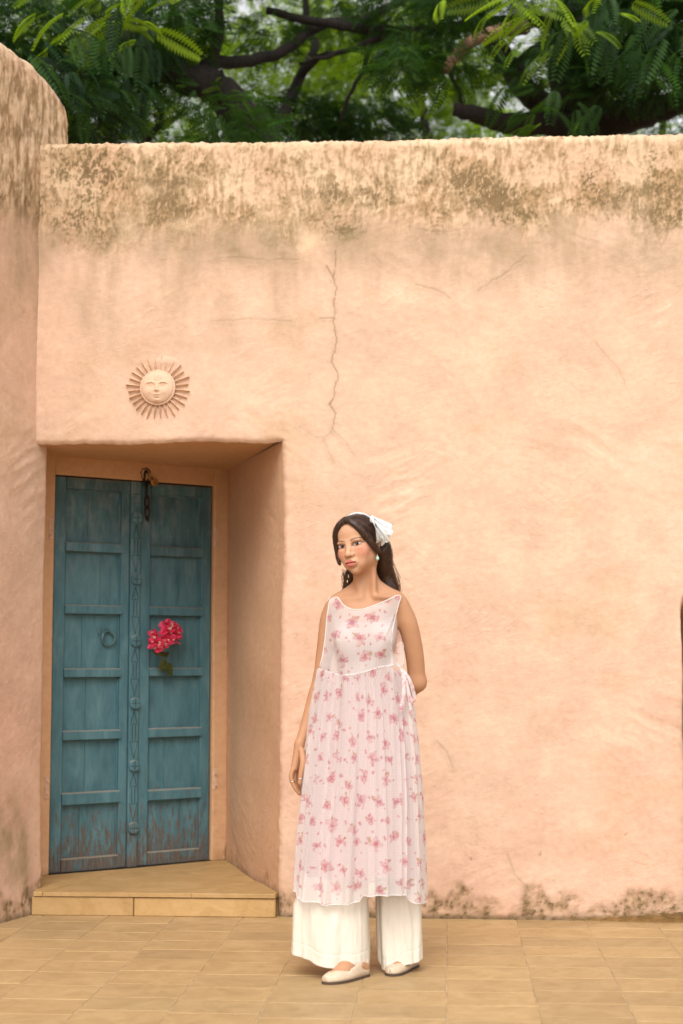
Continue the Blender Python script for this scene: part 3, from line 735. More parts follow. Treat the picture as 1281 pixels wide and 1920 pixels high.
# padlock: hangs from the staple
pd = empty('padlock', tuple(np.append(DA+DD*.515+DN*.016, 2.105)), DANG); tag(pd, 'small brass padlock hanging from the iron staple above the door', 'padlock')
R_ = Matrix.Rotation(rad(-33), 4, 'Y')
def pl(mb, name, m, sm=True):
    o = mb.build(name, m, pd, sm); o.matrix_local = Matrix.Translation((.0, 0, .012)) @ Matrix.Rotation(rad(-40), 4, 'Y') @ Matrix.Rotation(rad(0), 4, 'Z'); return o
pl(MB().tube([(-.010, 0, -.045), (-.010, 0, -.012), (-.007, 0, -.002), (0, 0, .002), (.007, 0, -.002), (.010, 0, -.012), (.010, 0, -.045)], .0032, 7), 'shackle', M_BRASS)
bm_ = MB(); pts = [(.020*math.cos(a), .017*math.sin(a)) for a in [2*math.pi*k/20 for k in range(20)]]
vs = []
for y, s_ in ((-.012, .85), (-.009, 1), (.009, 1), (.012, .85)): vs += [(x*s_, y, -.055+z*s_*1.25) for x, z in pts]
fs = [tuple(range(20)), tuple(range(60, 80))[::-1]]
for a in (0, 20, 40):
    for k in range(20): fs.append((a+k, a+(k+1) % 20, a+20+(k+1) % 20, a+20+k))
pl(bm_.add(vs, fs), 'lock_body', M_BRASS, False)

# ---------------------------------------------------------------- bougainvillea posy tucked into the door
def mat_petal(name, c0, c1, trans=.35):
    b = NB(name); r = b.noise(b.co('Object'), 45, 3)
    c = b.ramp(r, [(.3, c0), (.7, c1)]); b.set(Base_Color=c, Roughness=.6)
    tr = b.n('ShaderNodeBsdfTranslucent'); b.l(c, tr.inputs[0]); mx = b.n('ShaderNodeMixShader'); mx.inputs[0].default_value = trans
    b.l(b.b.outputs[0], mx.inputs[1]); b.l(tr.outputs[0], mx.inputs[2]); b.l(mx.outputs[0], b.out.inputs[0])
    return b.m
M_PETAL = mat_petal('magenta_bract', (.76, .025, .10), (.92, .09, .21)); M_POSLEAF = mat_petal('posy_leaf', (.030, .050, .008), (.085, .10, .018), .3)
M_STAM = plain('cream_floret', (.75, .62, .42), .7); M_STEM = plain('green_brown_stem', (.07, .06, .025), .8)
pc = np.append(DA+DD*.592+DN*.050, 1.272)
posy = empty('bougainvillea_posy', tuple(pc), DANG); tag(posy, 'bright pink bougainvillea posy with green leaves tucked against the teal door', 'flowers')
pr_ = random.Random(11)
def bract(sz):
    n = 6; vs = []; fs = []
    for i in range(n):
        t = i/(n-1); w = sz*.46*math.sin(math.pi*min(1, t*.93+.07))**.75*(1-.35*t*t); bend = sz*.35*t*t
        for j in (-1, -.5, 0, .5, 1): vs.append((w*j, -bend*.0+sz*.10*abs(j)**1.5*(.5+t)-bend, sz*t))
    for i in range(n-1):
        for j in range(4): a = i*5+j; fs.append((a, a+1, a+6, a+5))
    return vs, fs
def place(vs, M): return [tuple(M @ Vector(p)) for p in vs]
cl = []
for k in range(46):
    a = pr_.uniform(0, 2*math.pi); r_ = math.sqrt(pr_.random())
    x = .078*r_*math.cos(a); z = .056*r_*math.sin(a)+.28*x
    y = -.045*math.sqrt(max(0, 1-r_*r_))+pr_.uniform(-.006, .01)
    cl.append((x, y, z))
for (x, y, z) in cl:
    fl = MB(); sz = pr_.uniform(.030, .042)
    nrm = Vector((x*1.3, -.05+y*.5, z*1.2+.015)).normalized(); q = nrm.to_track_quat('-Y', 'Z').to_matrix().to_4x4()
    tw = pr_.uniform(0, 6.28)
    for m in range(3):
        M_ = Matrix.Translation((x, y, z)) @ q @ Matrix.Rotation(tw+m*2.094, 4, 'Y') @ Matrix.Rotation(rad(pr_.uniform(18, 48)), 4, 'X')
        vs, fs = bract(sz); fl.add(place(vs, M_), fs)
    o = fl.build('flower', M_PETAL, posy, True)
    if pr_.random() < .7:
        st = MB(); M_ = Matrix.Translation((x, y, z)) @ q
        for m in range(2):
            e = M_ @ Vector((pr_.uniform(-.006, .006), -.022, pr_.uniform(-.006, .006))); s0 = M_ @ Vector((0, -.002, 0))
            st.tube([s0, e], [.0012, .0012], 5); st.tube([e, e+(e-s0)*.12], [.0032, .0028], 6)
        st.build('floret', M_STAM, o, True)
stm = MB().tube([(-.01, .02, -.02), (.01, .015, -.08), (.022, .006, -.13), (.03, .004, -.17)], [.003, .003, .0025, .002], 6).build('stem', M_STEM, posy, True)
def leafm(L_, w_):
    n = 7; vs = []; fs = []
    for i in range(n):
        t = i/(n-1); w = w_*math.sin(math.pi*t**.75)**.8*.5 if 0 < t < 1 else .0005
        for j in (-1, 0, 1): vs.append((w*j, -.18*L_*t*t+.12*w_*abs(j), L_*t))
    for i in range(n-1):
        for j in range(2): a = i*3+j; fs.append((a, a+1, a+4, a+3))
    return vs, fs
for (x, y, z, ry, rx, L_, w_) in ((.005, .0, -.085, -75, -25, .06, .035), (.015, .0, -.10, 60, -30, .045, .03), (.02, -.004, -.115, 205, -15, .075, .045), (.03, -.004, -.135, 150, -20, .075, .048), (.01, -.002, -.10, -20, -40, .045, .03), (-.02, -.04, -.02, 200, -40, .05, .022), (-.035, -.042, -.01, 240, -40, .045, .02), (-.03, -.044, .0, 160, -40, .035, .018)):
    vs, fs = leafm(L_, w_); M_ = Matrix.Translation((x, y, z)) @ Matrix.Rotation(rad(ry), 4, 'Y') @ Matrix.Rotation(rad(rx), 4, 'X')
    MB().add(place(vs, M_), fs).build('leaf', M_POSLEAF, posy, True)

# ---------------------------------------------------------------- terracotta sun above the doorway
def mat_terra():
    b = NB('painted_plaster_relief'); v = b.co(); n = b.noise(v, 60, 5, .6)
    b.set(Base_Color=b.ramp(n, [(.3, (.60, .41, .285)), (.7, (.68, .47, .33))]), Roughness=.9, Normal=b.bump(n, .25, .0015)); b.b.inputs['Specular IOR Level'].default_value = .2
    return b.m
M_TERRA = mat_terra()
sx, sz = wxz(297, 728)
plaque = empty('sun_plaque', (sx, -.012, sz)); tag(plaque, 'round plaster sun with a human face and pointed rays above the doorway', 'wall relief')
# face: domed disc with features, as a height field
n = 121; q = np.linspace(-1, 1, n); A, B = np.meshgrid(q, q); rr = np.hypot(A, B); RF = .077
# map square to disc
A2 = A*np.sqrt(np.clip(1-B*B/2, 0, 1)); B2 = B*np.sqrt(np.clip(1-A*A/2, 0, 1)); rr = np.hypot(A2, B2)
def gs(x, z, rx, rz, p=2): return np.exp(-(np.abs((A2-x)/rx)**p+np.abs((B2-z)/rz)**p))
h = .026*np.sqrt(np.clip(1-rr**2.6, 0, 1))
h += .0085*gs(0, -.05, .10, .24)+.007*gs(0, -.20, .15, .075)          # nose
for s_ in (-1, 1):
    h -= .0060*gs(s_*.36, .12, .22, .10); h += .0050*gs(s_*.36, .10, .15, .065, 3); h -= .0030*(np.abs(B2-.075-.05*np.cos((A2-s_*.36)*8)) < .014)*gs(s_*.36, .1, .2, .2, 4)
    h += .0045*np.exp(-(((B2-.30+1.1*(A2-s_*.38)**2)/.05)**2))*gs(s_*.38, .25, .27, .3, 4)
    h += .004*gs(s_*.42, -.28, .25, .2)
h += .0055*gs(0, -.46, .18, .045)+.006*gs(0, -.58, .15, .05); h -= .0045*gs(0, -.52, .24, .018); h += .005*gs(0, -.80, .2, .13); h -= .002*gs(0, -.67, .14, .04)
for s_ in (-.1, 0, .1): h += .002*np.exp(-(((A2-s_)/.022)**2))*sst(.35, .42, B2)*sst(.78, .7, B2)
h += .004*gs(.27, .56, .04, .04)
vf = np.stack([A2*RF, -h-.006, B2*RF], -1).reshape(-1, 3); ff = gridf(n, n)
link('face', npmesh('face', vf, ff), M_TERRA, plaque)
MB().tube([(RF*1.02*math.cos(a), -.005, RF*1.02*math.sin(a)) for a in [2*math.pi*k/48 for k in range(48)]], .006, 6, True).build('face_rim', M_TERRA, plaque, True)
nr_ = 28; rr_ = random.Random(8)
for k in range(nr_):
    a = 2*math.pi*(k+.5)/nr_; L0, L1 = .072, .150+rr_.uniform(-.010, .006); w0 = .0092
    up_ = math.degrees(a) % 360; bury = .0
    if 48 < up_ < 84: bury = .010
    b = MB(); pr0, pr1 = -.006+bury, -.012+bury
    ca, sa = math.cos(a), math.sin(a)
    def P(r, s_, y): return (r*ca-s_*sa, y, r*sa+s_*ca)
    m_ = L0+(L1-L0)*.48
    vs = [P(L0, -w0*.55, .012), P(L0, 0, pr0), P(L0, w0*.55, .012), P(m_, -w0, .012), P(m_, 0, pr1), P(m_, w0, .012), P(L1, 0, .012), P(L1, 0, pr1*.55)]
    b.add(vs, [(0, 1, 4, 3), (1, 2, 5, 4), (3, 4, 7, 6), (4, 5, 6, 7)]).build('ray', M_TERRA, plaque)
# patch of rough plaster the sun is bedded in
n = 90; aa = np.linspace(0, 2*math.pi, n, endpoint=False); R0 = np.linspace(0, 1, 26)
Rg, Ag = np.meshgrid(R0, aa, indexing='ij'); RB = .168+.014*fbm(np.cos(Ag)*1.5, np.sin(Ag)*1.5, 3, 600)+.018*np.exp(-((Ag-1.2)/.5)**2)
Xb = RB*Rg*np.cos(Ag); Zb = RB*Rg*np.sin(Ag); hb = .001*sst(1, .60, Rg)+.0022*fbm(Xb*40, Zb*40, 3, 602)+.009*np.exp(-((Xb-.04)/.06)**2-((Zb-.125)/.025)**2)
_, cb = plaster(Xb+sx, Zb+sz, wall=False, base=False, seed=0)
vb = np.stack([Xb, .016-hb-.008*sst(1, .7, Rg), Zb], -1).reshape(-1, 3)
link('bed', npmesh('bed', vb, gridf(26, n, wrap=True, flip=True), cb.reshape(-1, 3)*.97), M_PLASTER, plaque)

# ---------------------------------------------------------------- dry grass swept to the foot of the wall
M_STRAW = plain('dry_straw', (.55, .38, .17), .85, var=.4, vscale=25)
sg = random.Random(21); b = MB()
for k in range(520):
    x = 1.10-abs(sg.gauss(0, .17)) if k % 3 else sg.uniform(.62, 1.6); 
    if k % 9 == 0: x = sg.uniform(1.0, 1.5)
    hmax = .034*math.exp(-((x-1.0)/.2)**2)+.010
    y = -.008-abs(sg.gauss(0, .022)); z = sg.uniform(0.002, hmax)*max(.15, 1-abs(y)*9); L_ = sg.uniform(.03, .11); a = sg.gauss(0, .5); e = sg.gauss(0, .22)
    d = Vector((math.cos(a)*math.cos(e), math.sin(a)*math.cos(e)*.35, math.sin(e)))*L_/2; r_ = sg.uniform(.0007, .0018); c = Vector((x, y, z))
    p, q_ = c-d, c+d; p.z = max(p.z, .002); q_.z = max(q_.z, .002); p.y = min(p.y, -.003); q_.y = min(q_.y, -.003)
    mid = (p+q_)/2+Vector((0, -.004*sg.random(), .008*sg.random())); s_ = Vector((0, r_, r_)); t_ = Vector((0, -r_, r_))
    b.add([p-t_, p+t_, mid+t_, mid-t_, q_+t_*.4, q_-t_*.4], [(0, 1, 2, 3), (3, 2, 4, 5)])
me = b.mesh('dry_grass'); o = link('dry_grass', me, M_STRAW); tag(o, 'heap of dry straw swept against the foot of the plaster wall', 'dry grass', kind='stuff')
# ---------------------------------------------------------------- trees behind the wall
def mat_leaf(name, trans=.45):
    b = NB(name); c = b.attr(); b.set(Base_Color=c, Roughness=.55); b.b.inputs['Specular IOR Level'].default_value = .3
    tr = b.n('ShaderNodeBsdfTranslucent'); g = b.mixc(1.0, c, (1.5, 1.5, .5), 'MULTIPLY'); b.l(g, tr.inputs[0])
    mx = b.n('ShaderNodeMixShader'); mx.inputs[0].default_value = trans; b.l(b.b.outputs[0], mx.inputs[1]); b.l(tr.outputs[0], mx.inputs[2]); b.l(mx.outputs[0], b.out.inputs[0])
    return b.m
M_LEAF = mat_leaf('feathery_leaf')
def mat_bark():
    b = NB('dark_bark'); v = b.mapp(b.co(), (6, 6, 1.5)); n = b.noise(v, 5, 6, .65, .5)
    b.set(Base_Color=b.ramp(n, [(.3, (.006, .004, .003)), (.6, (.017, .011, .0075)), (.8, (.034, .022, .015))]), Roughness=.95, Normal=b.bump(n, .8, .02)); return b.m
M_BARK = mat_bark()
M_BARKL = plain('torn_bark', (.20, .115, .065), .9, 0, 30, .6, .01, .4, 12)
NR = np.random.RandomState(7)
def at(px, py, dep): d = ray(px, py); return CAM+d*dep
def frond_template(pairs, L, ll, lw, droop=.25):
    """pinnate leaf along +x, in the xy plane; leaflets as folded diamonds"""
    v = []; f = []
    for i in range(pairs):
        t = (i+.7)/pairs; x = L*t; z = -droop*L*t*t; s_ = ll*(.55+.9*math.sin(math.pi*min(1, .15+.8*t)))*.72
        for sg_ in (-1, 1):
            a = rad(62); dx_, dy_ = math.cos(a), math.sin(a)*sg_; b0 = len(v)
            px_, py_ = -dy_*sg_, dx_*sg_
            v += [(x, 0, z), (x+dx_*s_*.5+px_*lw*.5, dy_*s_*.5+py_*lw*.5, z-.1*s_), (x+dx_*s_, dy_*s_, z-.35*s_), (x+dx_*s_*.5-px_*lw*.5, dy_*s_*.5-py_*lw*.5, z-.1*s_)]
            f.append((b0, b0+1, b0+2, b0+3))
    b0 = len(v); v += [(0, -.0015, 0), (L, -.0006, -droop*L), (L, .0006, -droop*L), (0, .0015, 0)]; f.append((b0, b0+1, b0+2, b0+3))
    return np.array(v), np.array(f)
def scatter(tv, tf, pos, yaw, pitch, roll, scale, cols):
    n = len(pos); cy, sy = np.cos(yaw), np.sin(yaw); cp, sp = np.cos(pitch), np.sin(pitch); cr, sr2 = np.cos(roll), np.sin(roll)
    x, y, z = tv[:, 0][None], tv[:, 1][None], tv[:, 2][None]
    y1 = y*cr[:, None]-z*sr2[:, None]; z1 = y*sr2[:, None]+z*cr[:, None]
    x2 = x*cp[:, None]+z1*sp[:, None]; z2 = -x*sp[:, None]+z1*cp[:, None]
    x3 = x2*cy[:, None]-y1*sy[:, None]; y3 = x2*sy[:, None]+y1*cy[:, None]
    P = np.stack([x3, y3, z2], -1)*scale[:, None, None]+pos[:, None, :]
    Fc = tf[None]+(np.arange(n)*len(tv))[:, None, None]
    C = np.repeat(cols[:, None, :], len(tv), 1)
    return P.reshape(-1, 3), Fc.reshape(-1, tf.shape[1]), C.reshape(-1, 3)
def join(parts):
    vs = []; fs = []; cs = []; k = 0
    for v, f, c in parts: vs.append(v); fs.append(f+k); cs.append(c); k += len(v)
    return np.concatenate(vs), np.concatenate(fs), np.concatenate(cs)
def leafcol(n, t, br=1.0):  # t also carries canopy shade and sunlit brightness
    """t 0 = deep blue green, 1 = fresh yellow green"""
    a = np.array([.008, .030, .009]); m = np.array([.032, .088, .008]); b = np.array([.200, .310, .012]); t = np.clip(t+NR.normal(0, .12, n), 0, 1)
    c = np.where((t < .5)[:, None], a+(m-a)*(t*2)[:, None], m+(b-m)*((t-.5)*2)[:, None])
    return c*br*(1+NR.normal(0, .15, n))[:, None].clip(.5, 1.5)
F_MID = frond_template(8, .14, .034, .0115); F_BIG = frond_template(13, .34, .085, .026, .35); F_SMALL = frond_template(4, .11, .042, .018)
def crown(n, clumps, tmpl, tmean, sc=(.8, 1.4)):
    """fronds gathered in clumps: (x, y, z, rx, ry, rz, weight, tone)"""
    w = np.array([c[6] for c in clumps], float); w /= w.sum(); idx = NR.choice(len(clumps), n, p=w)
    cl = np.array([c[:6] for c in clumps])[idx]; tone = np.array([c[7] for c in clumps])[idx]
    d = NR.normal(0, 1, (n, 3)); d /= np.linalg.norm(d, axis=1)[:, None]; r = NR.uniform(0.1, 1, n)**.45
    pos = cl[:, :3]+d*r[:, None]*cl[:, 3:6]
    yaw = np.arctan2(d[:, 1], d[:, 0])+NR.normal(0, .8, n); pit = NR.uniform(-.3, .9, n)
    return scatter(*tmpl, pos, yaw, pit, NR.normal(0, .5, n), NR.uniform(sc[0], sc[1], n), leafcol(n, tone+tmean))
def limb(mb, pts, r0, r1, n=9, wob=.03, seed=1):
    rr = random.Random(seed); pts = [Vector(p) for p in pts]; out = []
    # catmull-rom resample
    for i in range(len(pts)-1):
        p0 = pts[max(i-1, 0)]; p1 = pts[i]; p2 = pts[i+1]; p3 = pts[min(i+2, len(pts)-1)]
        for k in range(5):
            t = k/5; out.append(.5*((2*p1)+(p2-p0)*t+(2*p0-5*p1+4*p2-p3)*t*t+(3*p1-p0-3*p2+p3)*t**3)+Vector([rr.uniform(-1, 1)*wob for _ in range(3)]))
    out.append(pts[-1]); m = len(out)
    mb.tube(out, [r0+(r1-r0)*(i/(m-1)) for i in range(m)], n)
# --- tree whose limb leans left over the wall
t1 = empty('feathery_tree', tuple(at(520, 262, 11.6)[:2])+(0,)); tag(t1, 'dark limbed feathery tree behind the wall, its thick limb leaning left over the coping', 'tree')
o1 = Vector(t1.location)
def L1(px, py, dep): return Vector(at(px, py, dep))-o1
b = MB()
limb(b, [Vector((.1, 0, -.05)), Vector((.06, .05, 2)), Vector((.0, 0, 4.0)), L1(480, 300, 11.6), L1(452, 225, 11.5), L1(405, 165, 11.4), L1(345, 148, 11.3), L1(280, 108, 11.2), L1(200, 40, 11), L1(120, -80, 10.8), L1(0, -260, 10.6)], .22, .03, 10, .012, 3)
limb(b, [L1(408, 170, 11.4), L1(398, 120, 11.45), L1(410, 60, 11.5), L1(412, 0, 11.6), L1(440, -180, 11.8)], .058, .02, 7, .012, 4)
limb(b, [L1(345, 150, 11.3), L1(400, 118, 11.5), L1(470, 112, 11.8), L1(540, 92, 12), L1(600, 46, 12.2), L1(700, 30, 12.4), L1(820, -40, 12.5)], .055, .03, 7, .012, 5)
limb(b, [L1(480, 330, 11.6), L1(560, 150, 12.4), L1(590, 90, 12.6), L1(575, 30, 12.8), L1(560, -160, 13)], .05, .02, 7, .012, 6)
limb(b, [L1(560, 150, 12.4), L1(600, 108, 12.3), L1(680, 90, 12.2), L1(760, 70, 12.1)], .032, .012, 6, .01, 7)
limb(b, [L1(455, 228, 11.5), L1(420, 180, 11.3), L1(415, 130, 11.2)], .04, .012, 6, .01, 8)
limb(b, [L1(270, 270, 12.2), L1(300, 235, 12.1), L1(330, 220, 12.0), L1(350, 200, 12)], .03, .012, 6, .01, 9)
limb(b, [L1(405, 262, 12.0), L1(395, 215, 12.0), L1(398, 180, 11.9)], .03, .014, 6, .01, 10)
b.build('trunk', M_BARK, t1, True)
# --- big tree at the right
t2 = empty('feathery_tree', tuple(at(1090, 262, 12.2)[:2])+(0,)); tag(t2, 'thick dark trunked feathery tree behind the wall with a torn brown branch stub', 'tree')
o2 = Vector(t2.location)
def L2(px, py, dep): return Vector(at(px, py, dep))-o2
b = MB()
limb(b, [Vector((.05, 0, -.05)), Vector((0, .05, 2.2)), L2(1100, 300, 12.2), L2(1090, 200, 12.2), L2(1075, 110, 12.2), L2(1085, 20, 12.2), L2(1060, -160, 12.2), L2(1000, -420, 12)], .30, .10, 12, .02, 13)
limb(b, [L2(1100, 260, 12.2), L2(1030, 232, 12.0), L2(960, 232, 11.9), L2(890, 212, 11.8), L2(850, 205, 11.8)], .12, .05, 8, .012, 14)
limb(b, [L2(1075, 215, 12.2), L2(1000, 185, 12.0), L2(960, 135, 11.9), L2(925, 75, 11.8), L2(880, 0, 11.7), L2(820, -150, 11.5)], .10, .05, 8, .012, 15)
limb(b, [L2(1085, 60, 12.2), L2(1000, 40, 12), L2(900, 45, 11.9), L2(780, 60, 11.9), L2(640, 48, 12), L2(500, 20, 12.1)], .07, .03, 8, .012, 16)
limb(b, [L2(780, 60, 11.9), L2(710, 74, 11.9), L2(650, 94, 12.0), L2(560, 120, 12.1)], .035, .012, 6, .01, 17)
limb(b, [L2(960, 135, 11.9), L2(1010, 90, 12), L2(1060, 60, 12.1)], .06, .03, 7, .01, 18)
limb(b, [L2(1095, 225, 12.2), L2(1180, 215, 12.0), L2(1270, 190, 11.8), L2(1380, 120, 11.6)], .16, .06, 9, .02, 19)
limb(b, [L2(830, 110, 12.2), L2(855, 160, 12.3), L2(870, 200, 12.4)], .02, .014, 6, .008, 20)
limb(b, [L2(700, 75, 12.0), L2(680, 130, 12.1), L2(650, 190, 12.2), L2(640, 230, 12.3)], .022, .01, 6, .008, 22)
b.build('trunk', M_BARK, t2, True)
b = MB(); limb(b, [L2(985, 52, 11.5), L2(930, 60, 11.2), L2(880, 82, 11.0), L2(850, 112, 10.9), L2(836, 132, 10.85)], .055, .030, 8, .006, 21); b.build('torn_branch', M_BARKL, t2, True)
def clumps_from_px(lst, o):
    out = []
    for (px, py, dep, r, w, tone) in lst:
        p = at(px, py, dep)-np.array(o); out.append((p[0], p[1], p[2], r, r*.9, r*.55, w, tone))
    return out
# crowns with canopy shade put into the leaf colour: dense clumps high up and scattered in the visible strip
def strip(x0, x1, n, d0, d1, tone, ylo=-420, yhi=245, r=(.25, .6), seed=1):
    rr = random.Random(seed); l = []
    for k in range(n):
        y = rr.uniform(ylo, yhi); l.append((rr.uniform(x0, x1), y, rr.uniform(d0, d1), rr.uniform(*r), 1.0, tone+rr.uniform(-.12, .14)))
    return l
c1 = clumps_from_px(strip(-250, 620, 46, 10.4, 13.2, .26, seed=31)+[(40, 40, 10.6, .5, 3, .16), (40, 120, 10.8, .4, 2, .14), (160, 220, 11.5, .35, 2, .15), (230, 150, 11.2, .45, 3, .16), (300, 60, 11.3, .4, 2, .25), (560, 215, 12.5, .35, 1.5, .2), (330, 20, 11.5, .4, 2, .3)], o1)
c2 = clumps_from_px(strip(620, 1600, 50, 10.6, 13.4, .24, seed=33)+[(1180, 60, 11.4, .5, 4, .16), (1240, 120, 11.2, .45, 3, .14), (1150, 150, 11.4, .35, 2, .15), (1030, 120, 11.5, .3, 1, .2), (700, 225, 12.6, .35, 1.5, .2), (760, 30, 12, .4, 2, .22), (1200, 10, 11, .5, 3, .15), (620, 230, 12.8, .3, 1.2, .2)], o2)
for tr_, cl_, n_ in ((t1, c1, 8200), (t2, c2, 9200)):
    v, f, c = crown(n_, cl_, F_MID, 0.07)
    o = link('crown', npmesh('crown', v, f, c, smooth=False), M_LEAF, tr_); tag(o, kind='stuff')
# large hanging sprays nearer the wall
FROND_M = {}
def frond_mesh(tone):
    k = round(tone*8)/8; q_ = random.randrange(3); key = (k, q_)
    if key not in FROND_M:
        tv, tf = frond_template(12+q_, .32, .080, .024, .25+.12*q_); c = leafcol(1, np.array([k]))
        me = npmesh('frond', tv, tf, np.repeat(c, len(tv), 0), smooth=False); me.materials.append(M_LEAF); FROND_M[key] = me
    return FROND_M[key]
random.seed(5)
def spray(tree, o, px, py, dep, n, sprd, tone, pitch, yawc, sc, seed):
    p = at(px, py, dep)-np.array(o); R2 = np.random.RandomState(seed)
    for k in range(n):
        q = p+R2.normal(0, 1, 3)*np.array(sprd); ob = bpy.data.objects.new('frond', frond_mesh(tone+R2.normal(0, .08))); COL.objects.link(ob); ob.parent = tree
        ob.location = q; ob.rotation_euler = (R2.normal(0, .5), pitch+R2.normal(0, .25), yawc+R2.normal(0, .55)); s_ = sc*R2.uniform(.6, 1.0); ob.scale = (s_, s_, s_)
for (px, py, dep, n, sp_, tone, pit, yw, sc, sd_) in [
    (190, 10, 9.8, 16, (.30, .2, .10), .92, .35, -2.6, 1.0, 1), (250, -5, 9.8, 10, (.2, .2, .08), .95, .3, -.6, 1.0, 2), (130, 40, 10.2, 8, (.15, .2, .08), .75, .5, 3.0, 1.0, 3),
    (215, 90, 9.6, 14, (.15, .15, .14), .30, 1.1, -1.6, .95, 4), (245, 60, 9.7, 10, (.12, .15, .12), .28, 1.1, -1.2, .9, 5), (130, 160, 9.5, 16, (.16, .12, .12), .22, .45, -.3, 1.05, 6), (160, 215, 9.7, 12, (.12, .12, .08), .2, .3, .1, 1.0, 7), (80, 100, 9.9, 12, (.18, .15, .12), .2, .5, -1.0, 1.0, 8), (210, 190, 10, 10, (.15, .15, .1), .22, .4, -.2, .9, 18)]:
    spray(t1, o1, px, py, dep, n, sp_, tone, pit, yw, sc, sd_)
for (px, py, dep, n, sp_, tone, pit, yw, sc, sd_) in [
    (1010, 15, 9.6, 14, (.22, .2, .08), .88, .35, -2.5, 1.0, 9), (1060, 5, 9.6, 12, (.15, .2, .08), .80, .5, -1.0, 1.0, 10), (960, 0, 9.7, 8, (.12, .15, .06), .9, .4, -2.9, 1.0, 11), (1030, 75, 9.7, 5, (.08, .1, .06), .45, .8, -2.2, 1.0, 12),
    (1020, 195, 10.6, 12, (.15, .15, .08), .55, .2, 2.6, .9, 13), (1080, 200, 10.4, 9, (.1, .12, .08), .35, .9, -1.6, .9, 14), (1255, 110, 9.8, 12, (.12, .15, .16), .24, .6, -2.6, 1.05, 15), (1230, 60, 10, 12, (.2, .15, .12), .24, .7, -1.8, 1.0, 16), (1200, 20, 10, 10, (.25, .15, .1), .26, .6, -2.2, 1.0, 17), (1130, 70, 10, 10, (.15, .15, .12), .26, .8, -1.9, 1.0, 19), (1150, 30, 10, 10, (.15, .15, .12), .3, .8, -1.4, 1.0, 20)]:
    spray(t2, o2, px, py, dep, n, sp_, tone, pit, yw, sc, sd_)
# --- trees farther back with sunlight put into the leaf colour, seen between the limbs
def back_tree(px, dep, h, label, seed, clx, tone, n, sdir):
    p = at(px, 262, dep); o = empty('broadleaf_tree', (p[0], p[1], 0)); tag(o, label, 'tree'); rr = random.Random(seed); b = MB()
    limb(b, [Vector((0, 0, -.05)), Vector((.1, 0, 2)), Vector((0, .1, 4.2)), Vector((.2*sdir, 0, 6.0)), Vector((.5*sdir, 0, 8.2))], .16, .04, 8, .03, seed)
    for k in range(5):
        z0 = 3.6+k*.7; a = rr.uniform(0, 6.28); limb(b, [Vector((0, .05, z0)), Vector((.7*math.cos(a), .5*math.sin(a), z0+.7)), Vector((1.7*math.cos(a), 1.2*math.sin(a), z0+1.3))], .06, .015, 6, .03, seed+k)
    b.build('trunk', M_BARK, o, True)
    cl = []
    for k in range(46):
        x = rr.uniform(-clx, clx); y = rr.uniform(-1.6, 1.6); z = rr.uniform(4.6, 9.6); cl.append((x, y, z, rr.uniform(.4, .95), rr.uniform(.4, .8), rr.uniform(.25, .5), 1.0, tone+rr.uniform(-.25, .25)))
    v, f, c = crown(n, cl, F_SMALL, 0.0, (1.1, 2.0))
    q = link('crown', npmesh('crown', v, f, c, smooth=False), M_LEAF, o); tag(q, kind='stuff')
back_tree(330, 19, 9, 'pale green tree farther behind the wall, left of the thick leaning limb', 51, 2.9, .95, 6200, -1)
back_tree(620, 21, 9, 'fresh green tree farther behind the wall, between the two dark limbed trees', 52, 2.9, 1.0, 6500, 1)
back_tree(860, 19, 9, 'yellow green tree farther behind the wall, beside the torn brown branch', 53, 2.7, 1.0, 6200, -1)
back_tree(1180, 20, 9, 'dim green tree farther behind the wall, beyond the thick dark trunk', 54, 2.9, .8, 5200, 1)
back_tree(60, 20, 9, 'dim green tree farther behind the wall, beyond the rounded wall top', 55, 2.9, .7, 5200, 1)
